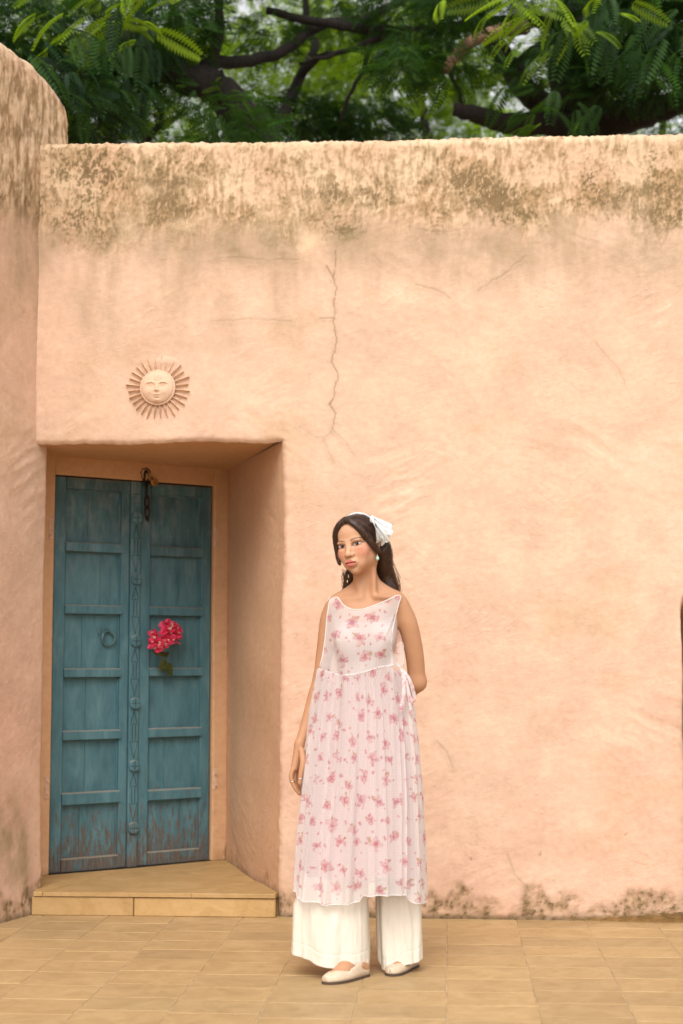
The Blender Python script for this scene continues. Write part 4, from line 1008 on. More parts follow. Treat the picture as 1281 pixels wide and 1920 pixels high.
# ---------------------------------------------------------------- the person
PY = -1.26
PO = onY(690, 1840, PY); PO[2] = 0.0
def Wp(px, py, dy=0.0): return onY(px, py, PY+dy)-PO
def axis(lo, hi, coarse, fines):
    out = [lo]; x = lo
    while x < hi:
        s_ = coarse
        for a, b_, st in fines:
            if a <= x < b_: s_ = min(s_, st)
            elif x < a < x+s_: s_ = max(a-x, st)
        x += s_; out.append(x)
    return np.array(out, np.float32)
class SDF:
    def __init__(s, ax, ay, az):
        s.ax, s.ay, s.az = ax, ay, az; s.d = np.full((len(ax), len(ay), len(az)), 1.0, np.float32)
    def _sub(s, lo, hi):
        i = [max(np.searchsorted(a, l)-2, 0) for a, l in zip((s.ax, s.ay, s.az), lo)]; j = [min(np.searchsorted(a, h)+2, len(a)) for a, h in zip((s.ax, s.ay, s.az), hi)]
        sl = tuple(slice(a, b_) for a, b_ in zip(i, j))
        return sl, s.ax[sl[0]][:, None, None], s.ay[sl[1]][None, :, None], s.az[sl[2]][None, None, :]
    def apply(s, sl, d, k, op):
        a = s.d[sl]
        if op == 'u':
            h = np.clip(.5+.5*(a-d)/k, 0, 1); r = a+(d-a)*h-k*h*(1-h); s.d[sl] = np.where(a > .9, d, r)
        else:
            h = np.clip(.5-.5*(a+d)/k, 0, 1); s.d[sl] = a+(-d-a)*h+k*h*(1-h)
    def ell(s, c, r, k=.01, op='u', R=None):
        c = np.asarray(c, float); r = np.asarray(r, float); m = (max(r) if R is not None else r)+k+.006
        sl, X, Y, Z = s._sub(c-m, c+m); x, y, z = X-c[0], Y-c[1], Z-c[2]
        if R is not None:
            R = np.asarray(R); x, y, z = (R[0, i]*x+R[1, i]*y+R[2, i]*z for i in range(3))
        k0 = np.sqrt((x/r[0])**2+(y/r[1])**2+(z/r[2])**2); k1 = np.sqrt((x/r[0]**2)**2+(y/r[1]**2)**2+(z/r[2]**2)**2)+1e-9
        s.apply(sl, (k0*(k0-1)/k1).astype(np.float32), k, op)
    def cap(s, a, ra, b, rb, k=.01, op='u', flat=1.0):
        a = np.asarray(a, float); b = np.asarray(b, float); m = max(ra, rb)+k+.006
        sl, X, Y, Z = s._sub(np.minimum(a, b)-m, np.maximum(a, b)+m); v = b-a; L2_ = float(v@v)+1e-12
        t = np.clip(((X-a[0])*v[0]+(Y-a[1])*v[1]+(Z-a[2])*v[2])/L2_, 0, 1)
        d = np.sqrt((X-a[0]-t*v[0])**2+(Y-a[1]-t*v[1])**2+(Z-a[2]-t*v[2])**2)-(ra+(rb-ra)*t)
        s.apply(sl, d.astype(np.float32), k, op)
    def chain(s, pts, rs, k=.01, op='u'):
        """smooth tapered tube through the points, blended in as one piece"""
        P = [np.asarray(p, float) for p in pts]; Q = []; T = []
        for i in range(len(P)-1):
            p0, p1, p2, p3 = P[max(i-1, 0)], P[i], P[i+1], P[min(i+2, len(P)-1)]
            for q in range(5):
                t = q/5; Q.append(.5*(2*p1+(p2-p0)*t+(2*p0-5*p1+4*p2-p3)*t*t+(3*p1-p0-3*p2+p3)*t**3)); T.append(rs[i]+(rs[i+1]-rs[i])*t)
        Q.append(P[-1]); T.append(rs[-1]); Q = np.array(Q); m = max(rs)+k+.006
        sl, X, Y, Z = s._sub(Q.min(0)-m, Q.max(0)+m); D = None
        for i in range(len(Q)-1):
            a, b_, v = Q[i], Q[i+1], Q[i+1]-Q[i]; t = np.clip(((X-a[0])*v[0]+(Y-a[1])*v[1]+(Z-a[2])*v[2])/(float(v@v)+1e-12), 0, 1)
            d = np.sqrt((X-a[0]-t*v[0])**2+(Y-a[1]-t*v[1])**2+(Z-a[2]-t*v[2])**2)-(T[i]+(T[i+1]-T[i])*t); D = d if D is None else np.minimum(D, d)
        s.apply(sl, D.astype(np.float32), k, op)
    def mesh(s):
        d = s.d; ins = d < 0; nx, ny, nz = d.shape
        cnt = np.zeros((nx-1, ny-1, nz-1), np.uint8)
        for i in (0, 1):
            for j in (0, 1):
                for k in (0, 1): cnt += ins[i:nx-1+i, j:ny-1+j, k:nz-1+k]
        act = (cnt > 0) & (cnt < 8); I, J, K = np.nonzero(act); n = len(I)
        idx = np.full(act.shape, -1, np.int32); idx[I, J, K] = np.arange(n)
        acc = np.zeros((n, 3)); w = np.zeros(n); A = (s.ax, s.ay, s.az)
        val = {(i, j, k): d[I+i, J+j, K+k] for i in (0, 1) for j in (0, 1) for k in (0, 1)}
        base = np.stack([s.ax[I], s.ay[J], s.az[K]], -1); size = np.stack([s.ax[I+1], s.ay[J+1], s.az[K+1]], -1)-base
        for c0 in val:
            for q in range(3):
                if c0[q]: continue
                c1 = list(c0); c1[q] = 1; c1 = tuple(c1); a, b_ = val[c0], val[c1]; m = (a < 0) != (b_ < 0)
                t = np.where(m, a/np.where(m, a-b_, 1), 0); p = np.array(c0, float)[None]+np.zeros((n, 1)); p[:, q] = t
                acc += p*m[:, None]; w += m
        v = base+acc/np.maximum(w, 1)[:, None]*size
        fs = []
        for q in range(3):
            o1_, o2_ = [(1, 2), (2, 0), (0, 1)][q]
            sl0 = [slice(1, -1)]*3; sl0[q] = slice(0, -1); sl1 = [slice(1, -1)]*3; sl1[q] = slice(1, None)
            a = ins[tuple(sl0)]; b_ = ins[tuple(sl1)]; e = np.nonzero(a != b_); P = [e[0].copy(), e[1].copy(), e[2].copy()]
            for z_ in range(3):
                if z_ != q: P[z_] += 1
            def at_(d1, d2):
                Q = [p.copy() for p in P]; Q[o1_] -= d1; Q[o2_] -= d2; return idx[Q[0], Q[1], Q[2]]
            f = np.stack([at_(1, 1), at_(0, 1), at_(0, 0), at_(1, 0)], -1); fl = a[e]; f[~fl] = f[~fl][:, ::-1]; fs.append(f)
        f = np.concatenate(fs); f = f[(f >= 0).all(1)]
        return v, f
# head frame
HC = Wp(673, 1022, -.012); HS = 1.035; R_y = Matrix.Rotation(rad(-9), 3, 'Y'); R_z = Matrix.Rotation(rad(-25), 3, 'Z'); R_x = Matrix.Rotation(rad(1), 3, 'X')
HM = np.array(R_y @ R_z @ R_x)
def H(x, y, z): return HC+HM @ (np.array([x, y, z])*HS)
hw_ = Wp(561, 1396, -.02)
ax_ = axis(-.36, .30, .006, [(HC[0]-.105, HC[0]+.105, .0016), (hw_[0]-.045, hw_[0]+.045, .0022)])
ay_ = axis(-.24, .34, .007, [(HC[1]-.118, HC[1]+.115, .0017)])
az_ = axis(.02, 1.74, .007, [(HC[2]-.135, HC[2]+.12, .0016), (hw_[2]-.21, hw_[2]+.03, .0024)])
B = SDF(ax_, ay_, az_)
def torso(Q):
    Q.ell(Wp(683, 1190, .02), (.122, .088, .15), .03); Q.ell(Wp(683, 1150, .025), (.125, .065, .085), .03)
    Q.ell(Wp(683, 1290, .02), (.108, .080, .13), .04); Q.ell(Wp(688, 1385, .03), (.150, .105, .12), .05)
    Q.cap(Wp(636, 1134, .03), .034, Wp(742, 1129, .03), .034, .03)
    Q.ell(Wp(655, 1205, -.040), (.046, .032, .046), .035); Q.ell(Wp(712, 1201, -.037), (.046, .032, .046), .035)
torso(B)
NB_ = Wp(688, 1112, .03)
for p_, r_ in ((Wp(634, 1128, .03), .024), (Wp(742, 1122, .03), .024)): B.cap(Wp(688, 1092, .035), .034, p_, r_, .03)
# neck, with the two cords that run to the collar bones
B.cap(NB_+np.array([0, .006, -.02]), .045, H(.0, .032, -.050), .040, .018)
for e_ in (Wp(678, 1119, -.022), Wp(702, 1116, -.022)): B.cap(e_, .004, H(.042*(1 if e_[0] > NB_[0] else -1), .018, -.058), .006, .032)
B.cap(Wp(676, 1121, -.030), .009, Wp(634, 1127, .0), .011, .014); B.cap(Wp(704, 1118, -.030), .009, Wp(746, 1121, .0), .011, .014)
# legs
_dR = np.array([.50, .62, 0])/np.hypot(.50, .62); fR1 = onZ(607, 1846)-PO+_dR*.01; fR0 = fR1+_dR*.22; _dL = np.array([.38, .92, 0])/np.hypot(.38, .92); fL1 = onZ(731, 1831)-PO+_dL*.01; fL0 = fL1+_dL*.22
aR = fR0*.76+fR1*.24+np.array([-.03, 0, .12]); aL = fL0*.76+fL1*.24+np.array([0, 0, .12])
hR_, hL_ = Wp(655, 1420, .02), Wp(725, 1420, .03)
B.chain([hR_, Wp(630, 1640, -.03), aR*.6+Wp(630, 1640, -.03)*.4+np.array([-.02, 0, -.02]), aR], [.070, .040, .030, .025], .02); B.chain([hL_, (hL_+aL)/2+np.array([0, -.01, 0]), aL], [.085, .052, .031], .02)
# arm bent behind the back
B.chain([Wp(752, 1140, .035), Wp(765, 1170, .045), Wp(777, 1225, .075), Wp(782, 1278, .105)], [.036, .0370, .0355, .0325], .025)
B.chain([Wp(782, 1280, .105), Wp(762, 1296, .165), Wp(712, 1305, .19), Wp(690, 1306, .19)], [.0345, .031, .021, .019], .022)
# hanging arm
B.chain([Wp(624, 1142, .03), Wp(617, 1165, .035), Wp(610, 1215, .04), Wp(602, 1270, .04)], [.034, .035, .032, .028], .018)
B.chain([Wp(602, 1270, .04), Wp(591, 1305, .025), Wp(574, 1360, .0), Wp(562, 1394, -.02)], [.0285, .0275, .0215, .0165], .012)
# hanging hand: palm, four fingers, thumb
def hp(px, py, dy): return Wp(px, py, dy-.02)
B.cap(hp(561, 1394, 0), .015, hp(552, 1440, -.012), .0135, .012); B.cap(hp(562, 1396, .004), .015, hp(560, 1442, .014), .0125, .012); B.cap(hp(561, 1400, 0), .014, hp(555, 1441, .0), .0135, .010)
for a_, b_, c_, d_, r0 in (((549, 1443, -.018), (546, 1458, -.022), (553, 1476, -.020), (561, 1488, -.014), .0088), ((553, 1445, -.002), (552, 1463, -.003), (559, 1481, .0), (567, 1491, .004), .0088),
                           ((558, 1446, .012), (559, 1463, .014), (566, 1479, .016), (572, 1487, .018), .0084), ((563, 1444, .024), (566, 1458, .026), (571, 1471, .027), (576, 1478, .027), .0074)):
    B.chain([hp(*a_), hp(*b_), hp(*c_), hp(*d_)], [r0*1.08, r0, r0*.9, r0*.72], .003)
B.chain([hp(566, 1408, -.018), hp(568, 1428, -.034), hp(564.5, 1448, -.040), hp(562, 1468, -.040)], [.0125, .0115, .0092, .0072], .006)
# feet
for a_, b_ in ((fR0, fR1), (fL0, fL1)):
    d_ = b_-a_; B.cap(a_+d_*.12+np.array([0, 0, .034]), .030, a_+d_*.55+np.array([0, 0, .036]), .028, .02); B.cap(a_+d_*.55+np.array([0, 0, .034]), .028, a_+d_*.95+np.array([0, 0, .018]), .015, .02)
    B.cap(a_+d_*.24+np.array([0, 0, .05]), .027, a_+d_*.24+np.array([-.03, 0, .12]), .026, .02)
# head
RI = HM
def he(x, y, z, r, k, op='u'): B.ell(H(x, y, z), np.array(r)*HS, k, op, RI)
he(0, .010, .035, (.073, .090, .076), .02); he(0, -.012, -.025, (.0610, .072, .070), .03)
he(0, -.056, -.090, (.018, .022, .018), .028)
for s_ in (-1, 1):
    he(s_*.037, -.004, -.050, (.017, .032, .020), .024); he(s_*.026, -.056, -.060, (.017, .016, .022), .022)
    he(s_*.036, -.056, -.026, (.022, .020, .021), .022)
    he(s_*.031, -.084, .0010, (.0195, .0165, .0120), .010, 's')      # socket
    he(s_*.031, -.0650, .0000, (.0168, .0125, .0125), .004)          # eyeball under its lids
    he(s_*.027, -.0745, .0150, (.020, .009, .0065), .014)           # brow bone
    he(s_*.031, -.0715, -.0150, (.017, .007, .0050), .008)           # lower lid pad
he(0, -.046, .050, (.054, .036, .036), .02)
B.cap(H(0, -.0740, .010), .0090, H(0, -.0955, -.0300), .0095, .013); he(0, -.0975, -.0335, (.0112, .0085, .0080), .007)
for s_ in (-1, 1): he(s_*.0130, -.0865, -.0360, (.0072, .0085, .0062), .006); he(s_*.0068, -.0935, -.0420, (.0038, .0042, .0024), .002, 's')
he(0, -.0825, -.0620, (.0230, .0090, .0170), .013)                 # muzzle
for s_ in (-1, 1): he(s_*.0085, -.0890, -.0590, (.0130, .0062, .0050), .004)
he(0, -.0885, -.0705, (.0165, .0072, .0066), .004); B.cap(H(-.014, -.0930, -.0642), .0012, H(.014, -.0930, -.0642), .0012, .0015, 's')
he(0, -.0820, -.0815, (.014, .006, .0035), .006, 's'); B.cap(H(0, -.0930, -.0480), .0018, H(0, -.0935, -.0530), .0018, .003, 's')
for s_ in (-1, 1):
    he(s_*.0715, .014, -.006, (.0075, .0170, .0300), .006); he(s_*.0790, .008, -.002, (.005, .0085, .0180), .003, 's'); he(s_*.0700, .008, -.032, (.006, .008, .009), .006)
bv, bf = B.mesh()
# skin colour with make-up, plus painted eye glints and shade at nose and mouth
SK = np.array([.455, .236, .130]); lp = (bv-HC) @ HM/HS       # head-local coordinates
x, y, z = lp[:, 0], lp[:, 1], lp[:, 2]; head = (np.hypot(np.hypot(x, y), z) < .145) & (z > -.125); fr = head & (y < -.03)
bc = np.repeat(SK[None], len(bv), 0)*(1+.06*fbm(bv[:, 0]*25+bv[:, 1]*9, bv[:, 2]*25, 3, 700))[:, None]
def pt(c, m): 
    global bc; bc = mix(bc, np.array(c), np.clip(m, 0, 1))
G = lambda cx, cz, rx, rz, p=2: np.exp(-(np.abs((x-cx)/rx)**p+np.abs((z-cz)/rz)**p))
pt((.58, .330, .203), head*sst(.02, -.055, y)*sst(-.115, -.070, z)*.8)
for s_ in (-1, 1):
    xs_ = (x*s_); pt((.54, .175, .125), fr*.58*np.exp(-((xs_-.048)/.022)**2-((z+.028)/.024)**2)); pt((.40, .165, .105), fr*.50*np.exp(-((xs_-.033)/.020)**2-((z-.009)/.007)**2))
    q = (xs_-.031)/.0170; inside = np.abs(q) < 1; uz = .0000+.0066*(1-np.abs(q)**2.2)+.0014*q; lz = .0000-.0048*(1-np.abs(q)**2.0)+.0014*q
    eye = fr*inside*sst(uz+.0004, uz-.0006, z)*sst(lz-.0005, lz+.0005, z); pt((.60, .53, .48), eye)
    gx = .031*s_+.0030; ir = np.hypot(x-gx, z-.0014); pt((.016, .009, .007), eye*sst(.0070, .0062, ir))
    pt((.75, .72, .70), eye*sst(.0014, .0007, np.hypot(x-gx+.0020, z-.0034)))  # painted glint on the iris
    q2 = (xs_-.0325)/.0205; ul = .0002+.0070*(1-np.abs(q2)**2.0)+.0026*q2; pt((.016, .009, .008), fr*(np.abs(q2) < 1)*sst(.0023, .0010, np.abs(z-ul))*.85)
    pt((.07, .035, .025), fr*inside*sst(.0018, .0004, np.abs(z-lz))*.75); pt((.30, .13, .085), fr*inside*np.exp(-((z-lz+.002)/.0025)**2)*.4)
    pt((.16, .070, .045), fr*(np.abs(q2) < 1)*sst(.0028, .0006, np.abs(z-ul-.0048))*.5)
    t = np.clip((xs_-.011)/.044, 0, 1); bz = .0165+.0080*np.sin(t*1.9)-.0040*t; th = .0040*(1-t)**.5*sst(-.05, .25, t)+.0009; pt((.045, .024, .017), fr*(xs_ > .010)*(xs_ < .056)*sst(th*1.3, th*.4, np.abs(z-bz))*.68)
ul = -.0560+.0036*np.exp(-((np.abs(x)-.0065)/.007)**2)-.0080*(np.abs(x)/.0245)**2; ll = -.0768+.0125*(np.abs(x)/.0245)**2.2
lip = fr*(np.abs(x) < .0245)*sst(ul+.0008, ul-.0010, z)*sst(ll-.0010, ll+.0012, z); pt((.47, .120, .098), lip*.90); pt((.58, .18, .15), lip*G(.0, -.0715, .012, .0045)*.6)
pt((.07, .014, .014), fr*(np.abs(x) < .022)*sst(.0024, .0009, np.abs(z+.0642-.0010*(np.abs(x)/.02)**2))*.92)  # shade between the lips, painted in
pt((.30, .14, .09), fr*np.exp(-(x/.016)**2-((z+.0805)/.003)**2)*.35)  # painted shade below the lower lip
for s_ in (-1, 1): pt((.07, .028, .02), fr*(y < -.08)*np.exp(-((x-s_*.0068)/.0038)**2-((z+.0430)/.0022)**2)*.9); pt((.33, .15, .09), fr*(y < -.07)*np.exp(-((x-s_*.0195)/.0030)**2-((z+.036)/.007)**2)*.4)  # painted shade in the nostrils and beside the nose wings
pt((.030, .016, .011), head*sst(.004, -.010, .066-z+.35*np.abs(x)*0-(-y-.055)*.0)*(y > -.06)); pt((.03, .016, .011), head*(y > -.01)*(z > .0)*(np.abs(x) < .068))
def mat_skin():
    b = NB('skin'); c = b.attr(); n = b.noise(b.co(), 220, 3); b.set(Base_Color=c, Roughness=.56, Normal=b.bump(n, .06, .0006))
    b.b.inputs['Subsurface Weight'].default_value = .12; b.b.inputs['Subsurface Radius'].default_value = (.012, .005, .003); b.b.inputs['Subsurface Scale'].default_value = .6; b.b.inputs['Specular IOR Level'].default_value = .28
    return b.m
M_SKIN = mat_skin()
person = link('person', npmesh('person', bv, bf, bc), M_SKIN); person.location = PO
tag(person, 'person in sheer floral dress and wide white trousers, one hand behind the back', 'person')

# ---- hair
def mat_hair():
    b = NB('dark_brown_hair'); c = b.attr(); v = b.mapp(b.co(), (220, 220, 14)); n = b.noise(v, 1.0, 3)
    b.set(Base_Color=b.mixc(b.ramp(n, [(.35, 0.0), (.7, .8)]), c, b.mixc(1.0, c, (2.6, 2.2, 1.9), 'MULTIPLY')), Roughness=.36, Normal=b.bump(n, .5, .002)); b.b.inputs['Specular IOR Level'].default_value = .45
    return b.m
M_HAIR = mat_hair()
hx = axis(HC[0]-.13, HC[0]+.16, .0028, []); hy = axis(HC[1]-.13, HC[1]+.22, .0032, []); hz = axis(HC[2]-.46, HC[2]+.13, .0032, [])
Hh = SDF(hx, hy, hz)
Hh.ell(H(0, .013, .036), np.array((.0800, .097, .0795))*HS, .01, 'u', HM)
Hh.ell(H(0, -.112, .000), (.068, .080, .108), .012, 's', HM); Hh.ell(H(0, -.085, -.060), (.085, .080, .075), .012, 's', HM); Hh.ell(H(.0, -.02, -.075), (.075, .06, .055), .01, 's', HM)
Hh.chain([H(.002, -.070, .094), H(.026, -.078, .080), H(.050, -.069, .052), H(.066, -.050, .018), H(.073, -.032, -.012), H(.079, -.006, -.036), H(.077, .020, -.040)], [.010, .011, .0125, .012, .011, .010, .009], .015)
Hh.chain([H(-.002, -.070, .094), H(-.026, -.078, .080), H(-.050, -.069, .052), H(-.066, -.050, .018), H(-.070, -.043, -.010), H(-.071, -.042, -.034), H(-.069, -.044, -.056)], [.010, .011, .012, .011, .010, .009, .006], .015)
Hh.chain([H(.072, .030, .01), H(.070, .050, -.04), Wp(722, 1075, .075), Wp(732, 1105, .085), Wp(742, 1130, .10)], [.026, .032, .030, .027, .018], .02)
Hh.chain([H(-.060, .030, .0), H(-.050, .045, -.06), Wp(656, 1085, .07), Wp(653, 1112, .085), Wp(655, 1140, .10)], [.026, .026, .022, .019, .014], .02)
Hh.chain([H(0, .06, .0), Wp(688, 1070, .10), Wp(692, 1120, .125), Wp(695, 1200, .145)], [.06, .055, .055, .045], .03)
Hh.ell(H(.090, .014, -.006), (.020, .015, .022), .006, 's', HM)
hv, hf = Hh.mesh()
hr = np.random.RandomState(3)
hc_ = np.repeat(np.array([[.020, .0110, .0075]]), len(hv), 0)
hair = link('hair', npmesh('hair', hv, hf, hc_), M_HAIR, person)
# strands traced over the hair's surface
gx_, gy_, gz_ = np.gradient(Hh.d, hx, hy, hz)
def samp(A, p):
    i = np.clip(np.searchsorted(hx, p[:, 0])-1, 0, len(hx)-1); j = np.clip(np.searchsorted(hy, p[:, 1])-1, 0, len(hy)-1); k = np.clip(np.searchsorted(hz, p[:, 2])-1, 0, len(hz)-1); return A[i, j, k]
ns = 3800; sel = hr.choice(len(hv), ns); p = hv[sel].copy(); tr = []; wdt = hr.uniform(.0005, .0011, ns); lift = hr.uniform(.0006, .0022, ns)
phs = hr.uniform(0, 6.28, ns)
for st in range(9):
    n_ = np.stack([samp(gx_, p), samp(gy_, p), samp(gz_, p)], -1); n_ /= np.linalg.norm(n_, axis=1)[:, None]+1e-6; dd = samp(Hh.d, p); dd = np.where(np.abs(dd) > .03, 0, dd)
    p = p-n_*dd[:, None]
    q = (p-HC) @ HM; capm = sst(-.02, .05, q[:, 2])
    dl = np.stack([np.sign(q[:, 0])*(.25+.75*capm)*np.clip(1-np.abs(q[:, 0])/.10, 0, 1), .35*capm+.05, -(1.0-.35*capm)], -1) @ HM.T
    dl[capm < .05] = np.array([.06, .05, -1])
    t_ = dl-n_*(dl*n_).sum(1)[:, None]; t_ /= np.linalg.norm(t_, axis=1)[:, None]+1e-6
    side = np.cross(t_, n_); tr.append((p+n_*lift[:, None], side)); p = p+t_*.0085+side*(.0012*np.sin(st*.9+phs))[:, None]+hr.normal(0, .0004, p.shape)
sv = []; 
for i, (c, s_) in enumerate(tr):
    w = (wdt*(1-(i/9)**2*.8))[:, None]; sv += [c-s_*w, c+s_*w]
sv = np.stack(sv, 1); fa = []
for i in range(8): fa.append((2*i, 2*i+1, 2*i+3, 2*i+2))
Fh = (np.array(fa)[None]+(np.arange(ns)*18)[:, None, None]).reshape(-1, 4)
sc_ = np.array([.020, .0105, .0075])[None]*hr.uniform(.6, 3.4, ns)[:, None]; sc_ = np.repeat(sc_[:, None], 18, 1).reshape(-1, 3)
so = link('hair_strands', npmesh('hair_strands', sv.reshape(-1, 3), Fh, sc_), M_HAIR, hair); tag(so, kind='stuff')
# loose wisps by the right shoulder, over the back and at the parting
b = MB(); wr = random.Random(9)
for k in range(150):
    a0 = Wp(wr.uniform(718, 734), wr.uniform(1040, 1085), wr.uniform(.05, .09)); e0_ = Wp(wr.gauss(745, 4), wr.uniform(1108, 1122), wr.uniform(.07, .11)); pts = []
    if k % 4 == 0: a0 = Wp(wr.uniform(640, 650), wr.uniform(1066, 1080), .06); e0_ = Wp(wr.gauss(643, 2), wr.uniform(1105, 1120), .07)
    bow_ = np.array([wr.gauss(.004, .004), 0, 0])
    for i in range(7): t = i/6; pts.append(a0*(1-t)+e0_*t+bow_*math.sin(math.pi*t)*2)
    b.tube(pts, [.0006]*6+[.0003], 3, cap=False)
ob = b.mesh('wisps', True); ca = ob.color_attributes.new('Col', 'FLOAT_COLOR', 'POINT'); ca.data.foreach_set('color', np.tile([.075, .036, .018, 1], len(ob.vertices)))
wo_ = link('wisps', ob, M_HAIR, hair); tag(wo_, kind='stuff')
# ---- headband and bow
def mat_cloth(name, col, bscale=260, rough=.85, trans=.25):
    b = NB(name); v = b.co(); n = b.noise(v, bscale, 3); n2 = b.noise(v, 30, 4); b.set(Base_Color=tuple(col), Roughness=rough, Normal=b.bump(n2, .25, .004, b.bump(n, .25, .0008))); b.b.inputs['Specular IOR Level'].default_value = .15
    tr = b.n('ShaderNodeBsdfTranslucent'); tr.inputs[0].default_value = (*col, 1); mx = b.n('ShaderNodeMixShader'); mx.inputs[0].default_value = trans; b.l(b.b.outputs[0], mx.inputs[1]); b.l(tr.outputs[0], mx.inputs[2]); b.l(mx.outputs[0], b.out.inputs[0]); return b.m
M_BOW = mat_cloth('white_eyelet_cotton', (.80, .80, .79))
na = 40; vs = []
for i in range(na):
    a = rad(-95+190*i/(na-1)); c = (.0812*math.sin(a), .004, .036+.0812*math.cos(a)); nn = (math.sin(a), 0, math.cos(a))
    for t, o_ in ((-.0075, -.004), (-.006, .002), (0, .004), (.006, .002), (.0075, -.004)): vs.append(H(c[0]+nn[0]*o_, c[1]+t+.020*(1-math.cos(a)), c[2]+nn[2]*o_))
link('headband', npmesh('headband', np.array(vs), gridf(na, 5)), M_BOW, person)
def fan(name, k0, a0, a1, L_, dy0, seed, parent, w0=.022):
    """soft gathered tail of cloth opening from the knot"""
    nr2, nc2 = 40, 80; t, s_ = np.meshgrid(np.linspace(0, 1, nr2), np.linspace(0, 1, nc2), indexing='ij')
    ang = a0+(a1-a0)*s_; Ls = L_*(1+.16*fbm(s_*3, s_*0+seed, 3, seed)); crum = fbm(s_*5+seed, t*2.2, 4, 40+seed)
    ripple = .018*t*fbm(s_*3.5, t*.9, 3, seed)+.016*crum*np.minimum(1, t*2)
    am = (a0+a1)/2; x_ = np.cos(ang)*Ls*t+w0*(s_-.5)*np.sin(am)*-1; z_ = np.sin(ang)*Ls*t+w0*(s_-.5)*np.cos(am)*-1+.008*crum*t; y_ = dy0+ripple-.026*np.sin(math.pi*np.minimum(1, t*.85+.1))*np.sin(math.pi*s_)
    P = np.stack([k0[0]+x_, k0[1]+y_, k0[2]+z_], -1).reshape(-1, 3)
    return link(name, npmesh(name, P, gridf(nr2, nc2)), M_BOW, parent)
K0 = Wp(697, 973, -.045)
bow = fan('bow', K0+np.array([.006, 0, -.004]), rad(-30), rad(-76), .098, -.016, 3, person); fan('loop', K0+np.array([.008, 0, .004]), rad(-22), rad(-56), .084, .004, 7, bow); fan('loop', K0+np.array([.004, 0, -.006]), rad(-52), rad(-86), .086, -.034, 5, bow)
kn = SDF(axis(K0[0]-.03, K0[0]+.03, .002, []), axis(K0[1]-.04, K0[1]+.03, .002, []), axis(K0[2]-.03, K0[2]+.03, .002, [])); kn.ell(K0+np.array([.002, -.012, -.002]), (.009, .008, .015), .004); a, f = kn.mesh(); link('knot', npmesh('knot', a, f), M_BOW, bow)
# ---- earrings, rings
M_MINT = plain('mint_stone', (.42, .62, .55), .25); M_GOLD = plain('gold', (.80, .52, .22), .3, 1.0); M_SILV = plain('pale_silver', (.75, .72, .68), .25, 1.0)
def drop(c, r, h, name, m, parent):
    n = 14; prof = [(0, h), (r*.35, h*.6), (r*.8, h*.1), (r, -h*.35), (r*.8, -h*.75), (r*.35, -h*.97), (0, -h)]; vs = [(c[0]+q[0]*math.cos(2*math.pi*k/n), c[1]+q[0]*math.sin(2*math.pi*k/n), c[2]+q[1]) for q in prof for k in range(n)]
    return link(name, npmesh(name, np.array(vs), gridf(len(prof), n, wrap=True)), m, parent)
e1 = drop(Wp(708, 1045.5, -.050), .0066, .0105, 'earring', M_MINT, person); MB().tube([Wp(707.5, 1036, -.045), Wp(708, 1041, -.05)], .0014, 6).build('earring_hook', M_GOLD, e1, True)
e2 = drop(Wp(653.5, 1080, -.02), .0020, .008, 'earring', M_GOLD, person); drop(Wp(651.5, 1090, -.02), .0024, .006, 'earring_bead', M_GOLD, e2)
for (px, py, dy, r) in ((548.5, 1465, -.042, .0100), (562.8, 1460, -.06, .0105)):
    c = Wp(px, py, dy); MB().tube([c+np.array([r*math.cos(a), r*.9*math.sin(a), .002*math.cos(a)]) for a in [2*math.pi*k/16 for k in range(16)]], .0014, 6, True).build('finger_ring', M_SILV, person, True)

